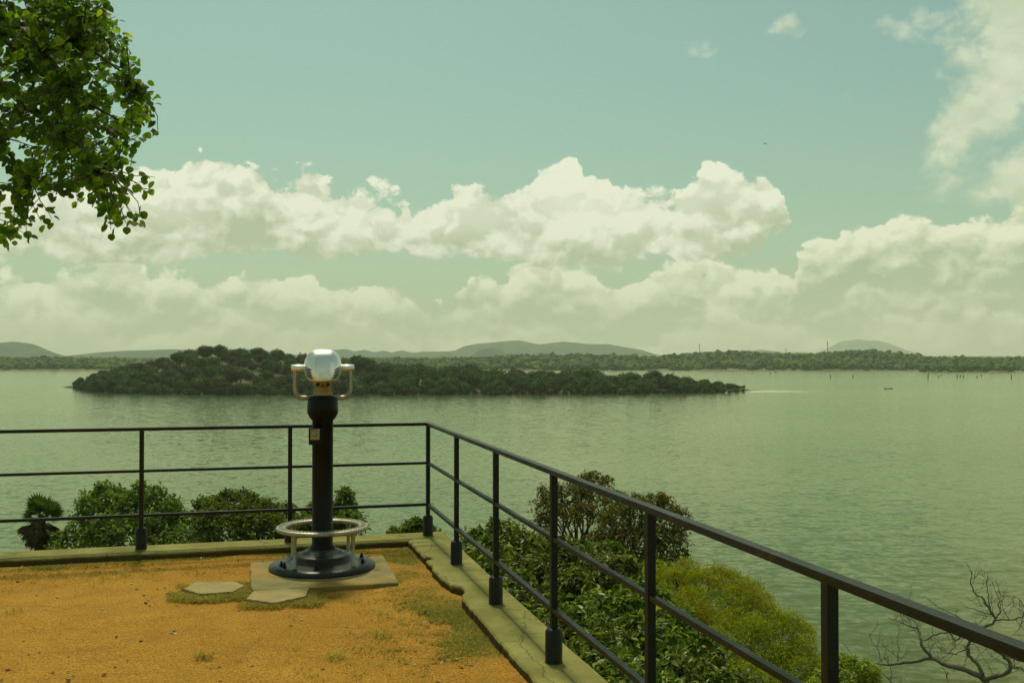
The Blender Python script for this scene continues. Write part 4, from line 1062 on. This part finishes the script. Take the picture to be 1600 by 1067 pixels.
# ------------------------------------------------------------------ far shore
far_top = [(-400, 560), (0, 561), (60, 560), (110, 561), (180, 562), (300, 565), (560, 563), (640, 563), (700, 562), (760, 560), (800, 556.5), (850, 557), (900, 555), (960, 557), (1030, 559), (1060, 556), (1100, 552), (1140, 550), (1180, 552), (1215, 555),
           (1260, 556), (1300, 552), (1345, 549), (1385, 551), (1410, 555), (1440, 556), (1452, 562), (1500, 561), (1600, 562), (2000, 561)]
def far_D(px): return 18 * F / (22.0 if px < 1440 else 24.5)
bm = bmesh.new(); bmesh.ops.create_icosphere(bm, subdivisions=2, radius=1); iv = np.array([v.co[:] for v in bm.verts]); ifc = np.array([[v.index for v in f.verts] for f in bm.faces]); bm.free()
rngf = np.random.default_rng(5)
def blobs(name, items, mat):
    n = len(items); it = np.array(items)
    ph = rngf.random((n, 3)) * 6.28
    d = iv[None]; q = 1 + .16 * np.sin(d[..., 0] * 4.3 + ph[:, None, 0]) * np.cos(d[..., 2] * 3.9 + ph[:, None, 1]) + .12 * np.sin(d[..., 1] * 6.1 + ph[:, None, 2]) + .10 * rngf.normal(size=(n, len(iv)))
    V = it[:, None, :3] + d * q[..., None] * it[:, None, 3:6]
    Fc = ifc[None] + (np.arange(n) * len(iv))[:, None, None]
    return link(name, V.reshape(-1, 3), Fc.reshape(-1, 3), mat)
items = []
for i in range(5200):
    px = rngf.uniform(-260, 1860); d0 = far_D(px); u = rngf.random() ** 1.3; D = d0 + 5 + 420 * u
    zr = EYE - (interp(far_top, px) - HZ) / F * (d0 + 300); r = (rngf.uniform(2.2, 4.2) if rngf.random() < .6 else rngf.uniform(4.2, 8.0))
    hh = min(9.5, zr - WATER); z = WATER + hh * .55 + (zr - WATER - hh * .55) * min(1, u * 1.5) + rngf.normal() * 1.0 - r * .5
    items.append(((px - 800) / F * D, D, z, r, r, r * rngf.uniform(.75, 1.1)))
    if u < .12: items.append(((px - 800) / F * D, D - 1, WATER + 1.6, r * .9, r * .9, 2.6))
tag(blobs('far_shore_forest', items, M['fol_far']), 'pale green band of forest along the far shore of the lake', 'forest', kind='stuff')
# land carrying it and the plain to the horizon
V = []; pxs = np.arange(-700, 2300, 12.0); Ds = [0, 6, 40, 150, 400, 900, 2000, 4000, 7500, 12000]
for px in pxs:
    d0 = far_D(px)
    for k, dd in enumerate(Ds):
        z = WATER - .3 if k == 0 else WATER + .7 if k == 1 else WATER + min(6, 1 + dd * .012)
        if k == 0: d1 = d0 - (2 if px > 240 else 8) + 3 * mnoise.noise(Vector((px * .03, 0, 0)))
        else: d1 = d0 + dd
        V.append(((px - 800) / F * d1, d1, z))
tag(link('far_shore', V, [q[::-1] for q in grid_idx(len(pxs), len(Ds))], M['mud'], smooth=True), kind='structure', label='flat land behind the lake')
items = []
for i in range(6500):
    D = 1700 + 8000 * rngf.random() ** 1.6; px = rngf.uniform(-200, 1800); r = rngf.uniform(6, 11) * (1 + D / 5000)
    items.append(((px - 800) / F * D, D, WATER + 9 - r * .35 + rngf.normal() * 1.2, r * 1.5, r * 1.5, r * .55))
tag(blobs('plain_forest', items, M['fol_far']), 'hazy wooded plain running back to the horizon', 'forest', kind='stuff')

# hills
def hill(label, prof, D, depth, mat, seed, rough=.08):
    x0, x1 = prof[0][0], prof[-1][0]; n = max(60, int((x1 - x0) / 1.6)); xs = np.linspace(x0, x1, n); V = []; nd = 26
    for px in xs:
        zt = max(0.0, (HZ - interp(prof, px)) / F * D + EYE - WATER) if interp(prof, px) < HZ + 2 else 0
        for j in range(nd):
            u = (j / (nd - 1)) * 2 - 1; X = (px - 800) / F * D; Y = D + depth * u
            f_ = math.cos(u * PI / 2) ** 1.2
            nz_ = mnoise.fractal(Vector((X * .004, Y * .004, seed)), .9, 2.0, 5)
            V.append((X, Y, WATER - 1 + zt * f_ * (1 + rough * nz_ * (1.5 - f_))))
    return tag(link('hill', V, [q[::-1] for q in grid_idx(n, nd)], M[mat], smooth=True), kind='structure', label=label)
hill('rounded hill at the left edge', [(-170, 560), (-120, 552), (-60, 543), (-20, 537), (0, 535), (20, 533.5), (38, 536), (52, 544), (66, 551), (78, 558)], 4600, 420, 'hill', 1)
hill('low wooded hills behind the island left side', [(85, 560), (130, 554), (175, 549), (205, 547), (240, 546.5), (270, 545.5), (300, 546), (345, 545), (400, 546), (430, 551), (480, 556), (500, 560)], 5200, 500, 'hill', 2)
hill('row of small pointed hills right of the viewer', [(470, 560), (500, 550), (520, 547), (540, 545), (552, 549), (570, 546), (585, 550), (600, 547.5), (612, 551), (628, 547), (645, 551), (662, 548.5), (685, 549), (715, 549), (740, 560)], 6200, 500, 'hill', 3)
hill('long blue green hill range in the middle distance', [(640, 560), (690, 551), (712, 547), (725, 541), (745, 537), (770, 534.5), (800, 532), (812, 531.5), (828, 535), (842, 538), (860, 536), (880, 533.5), (900, 534.5), (920, 537.5), (950, 537.5), (975, 542), (1000, 546), (1015, 551), (1035, 557), (1045, 560)], 6500, 600, 'hill', 4)
hill('small rocky knoll before the long range', [(728, 560), (740, 553), (748, 547), (758, 544), (770, 543), (780, 545), (788, 550), (798, 556), (804, 560)], 4600, 150, 'hill', 5, .15)
hill('low ridge under the masts', [(1030, 560), (1070, 551), (1100, 549.5), (1135, 551), (1160, 549), (1190, 546.5), (1210, 549), (1230, 552), (1250, 550), (1268, 551), (1290, 556), (1300, 560)], 7600, 500, 'hill', 6)
hill('faint blue mountain on the right horizon', [(1262, 560), (1280, 552), (1296, 545), (1306, 541), (1316, 534), (1330, 531), (1342, 529.5), (1355, 531.5), (1368, 532), (1382, 536), (1394, 542), (1408, 549), (1424, 556), (1430, 560)], 11800, 900, 'rockhill', 7)

# masts
def mast(px, ytop, D, label):
    x = (px - 800) / F * D; zt = EYE + (HZ - ytop) / F * D; z0 = WATER + 5; H = zt - z0
    r = tag(empty('radio_mast', (x, D, z0)), label, 'mast', 'radio masts on the horizon'); mb = MB()
    for k in range(3):
        a = 2 * PI * k / 3; mb.tube([(1.6 * math.cos(a), 1.6 * math.sin(a), 0), (.7 * math.cos(a), .7 * math.sin(a), H)], .28, 5)
    for j in range(int(H / 5)):
        f0 = j * 5 / H; f1_ = min(1, (j + 1) * 5 / H)
        for k in range(3):
            a, b_ = 2 * PI * k / 3, 2 * PI * (k + 1) / 3; r0, r1 = 1.6 - .9 * f0, 1.6 - .9 * f1_
            mb.tube([(r0 * math.cos(a), r0 * math.sin(a), f0 * H), (r1 * math.cos(b_), r1 * math.sin(b_), f1_ * H)], .14, 4)
    mb.build('lattice', M['rail'], r)
    mb = MB(); mb.box((0, -1, H * .93), (2.6, 1, 4.0)); mb.tube([(0, 0, H), (0, 0, H + 6)], .2, 5); mb.build('antenna', M['rail'], r)
mast(1293, 534, 2600, 'tallest thin radio mast, left of the blue mountain'); mast(1093, 538, 2800, 'thin radio mast above the island right end'); mast(1228, 545, 3400, 'short faint radio mast between the two taller ones')

# dead stumps standing in the lake, canoe, bird
def stump(px, py, hpx, lean, seed, label, group):
    D = 18 * F / (py - HZ); rr_ = random.Random(seed); H = hpx * D / F + .3; k = D / F
    r = tag(empty('drowned_tree', ((px - 800) / F * D, D, WATER)), label, 'dead tree', group); mb = MB()
    pa = limb_path((0, 0, -.5), (lean, 0, H), rr_, 5, .06); mb.tube(pa, list(np.linspace(.50, .26, 6)), 7)
    for _ in range(2):
        s_ = pa[rr_.randint(3, 4)]; mb.tube(limb_path(s_, s_ + np.array([rr_.uniform(-1.8, 1.8), rr_.uniform(-1, 1), rr_.uniform(.4, 1.4)]), rr_, 3, .1), [.2, .16, .12, .08], 5)
    mb.build('trunk', M['bark_grey'], r)
SG = 'dead trunks standing in the lake'
SL = 'small dark dead trunk sticking out of the shallow water near the far shore'
for i, (px, py, h, le) in enumerate(((1052, 583.5, 4.5, .3), (1175, 583, 2.5, .2), (1203, 585, 3, .6), (1211, 583, 3, .5), (1298, 590, 4.5, -.4), (1332, 590, 5, .5), (1466, 590, 2.5, .1), (1470, 587.5, 2, .1), (1495, 590, 3.5, .7), (1500, 589.5, 3, .4), (1505, 590, 2.5, .2), (1526, 590, 2.5, .3), (1533, 588, 3, .2))):
    stump(px, py, h, le, i, SL, SG)
stump(1449.5, 591.5, 8.5, .5, 40, 'tallest dark dead trunk standing in the lake under the step of the far shore', 'larger dead trunks in the lake')
stump(1580, 591.5, 6.5, -.2, 41, 'single dark dead trunk in the lake by the right edge', 'larger dead trunks in the lake')
D = 18 * F / (607.5 - HZ); bo = tag(empty('canoe', ((1388 - 800) / F * D, D, WATER), .05), 'tiny dark canoe alone on the open lake at the right', 'boat')
mb = MB(); n = 15; V = []
for i in range(n):
    u = -1 + 2 * i / (n - 1); w = .42 * (1 - abs(u) ** 2.4) + .02; sh = .28 + .35 * abs(u) ** 3
    V += [(u * 2.3, -w, sh), (u * 2.3, -w * .75, .02), (u * 2.3, 0, -.12), (u * 2.3, w * .75, .02), (u * 2.3, w, sh), (u * 2.3, w * .85, sh - .02), (u * 2.3, 0, .02), (u * 2.3, -w * .85, sh - .02)]
Fc = [(i * 8 + k, i * 8 + (k + 1) % 8, (i + 1) * 8 + (k + 1) % 8, (i + 1) * 8 + k) for i in range(n - 1) for k in range(8)]
mb.add(V, Fc, True); mb.build('hull', M['bark'], bo)
mb = MB(); mb.box((-.7, 0, .26), (.22, .7, .04)); mb.box((.8, 0, .26), (.22, .7, .04)); mb.build('seat', M['bark_grey'], bo)
mb = MB(); mb.tube([(-1.9, 0, .3), (-2.0, .1, 1.2)], .045, 6); mb.build('pole', M['bark_grey'], bo)
bc = P(1197, 224, 150); V = [(.0, .32, 0), (.05, .1, .05), (0, -.38, .02), (-.05, .1, .05), (0, .1, -.07), (.40, .08, .10), (.72, -.06, .02), (.36, -.06, .09), (-.40, .08, .10), (-.72, -.06, .02), (-.36, -.06, .09), (.09, -.5, .02), (-.09, -.5, .02), (.05, -.06, .05), (-.05, -.06, .05)]
bd = link('bird', [(x * .9 * 1.0, y * .9, z * .9) for x, y, z in V], [(0, 1, 3), (1, 13, 14, 3), (13, 2, 14), (0, 4, 1), (0, 3, 4), (4, 2, 13, 1), (4, 3, 14, 2), (1, 5, 7, 13), (5, 6, 7), (3, 14, 10, 8), (8, 10, 9), (2, 11, 12)], M['black'])
bd.location = tuple(bc); bd.rotation_euler = (0, 0, .4); tag(bd, 'tiny dark bird gliding high over the lake', 'bird')

# ------------------------------------------------------------------ haze
hm = bpy.data.materials.new('haze_air'); hm.use_nodes = True; t = NT(hm.node_tree); t.n.clear()
o_ = t.node('ShaderNodeOutputMaterial'); pv = t.node('ShaderNodeVolumePrincipled')
pv.inputs['Color'].default_value = (.93, .99, .88, 1); pv.inputs['Density'].default_value = 0.00011; pv.inputs['Anisotropy'].default_value = 0.0
t.l.new(pv.outputs[0], o_.inputs['Volume'])
mb = MB(); mb.box((0, 6500, (400 + WATER - 2.5) / 2), (24000, 14000, 400 - WATER + 2.5))
hz_ = mb.build('haze', hm); tag(hz_, 'thin pale air haze over the lake', 'haze', kind='stuff')
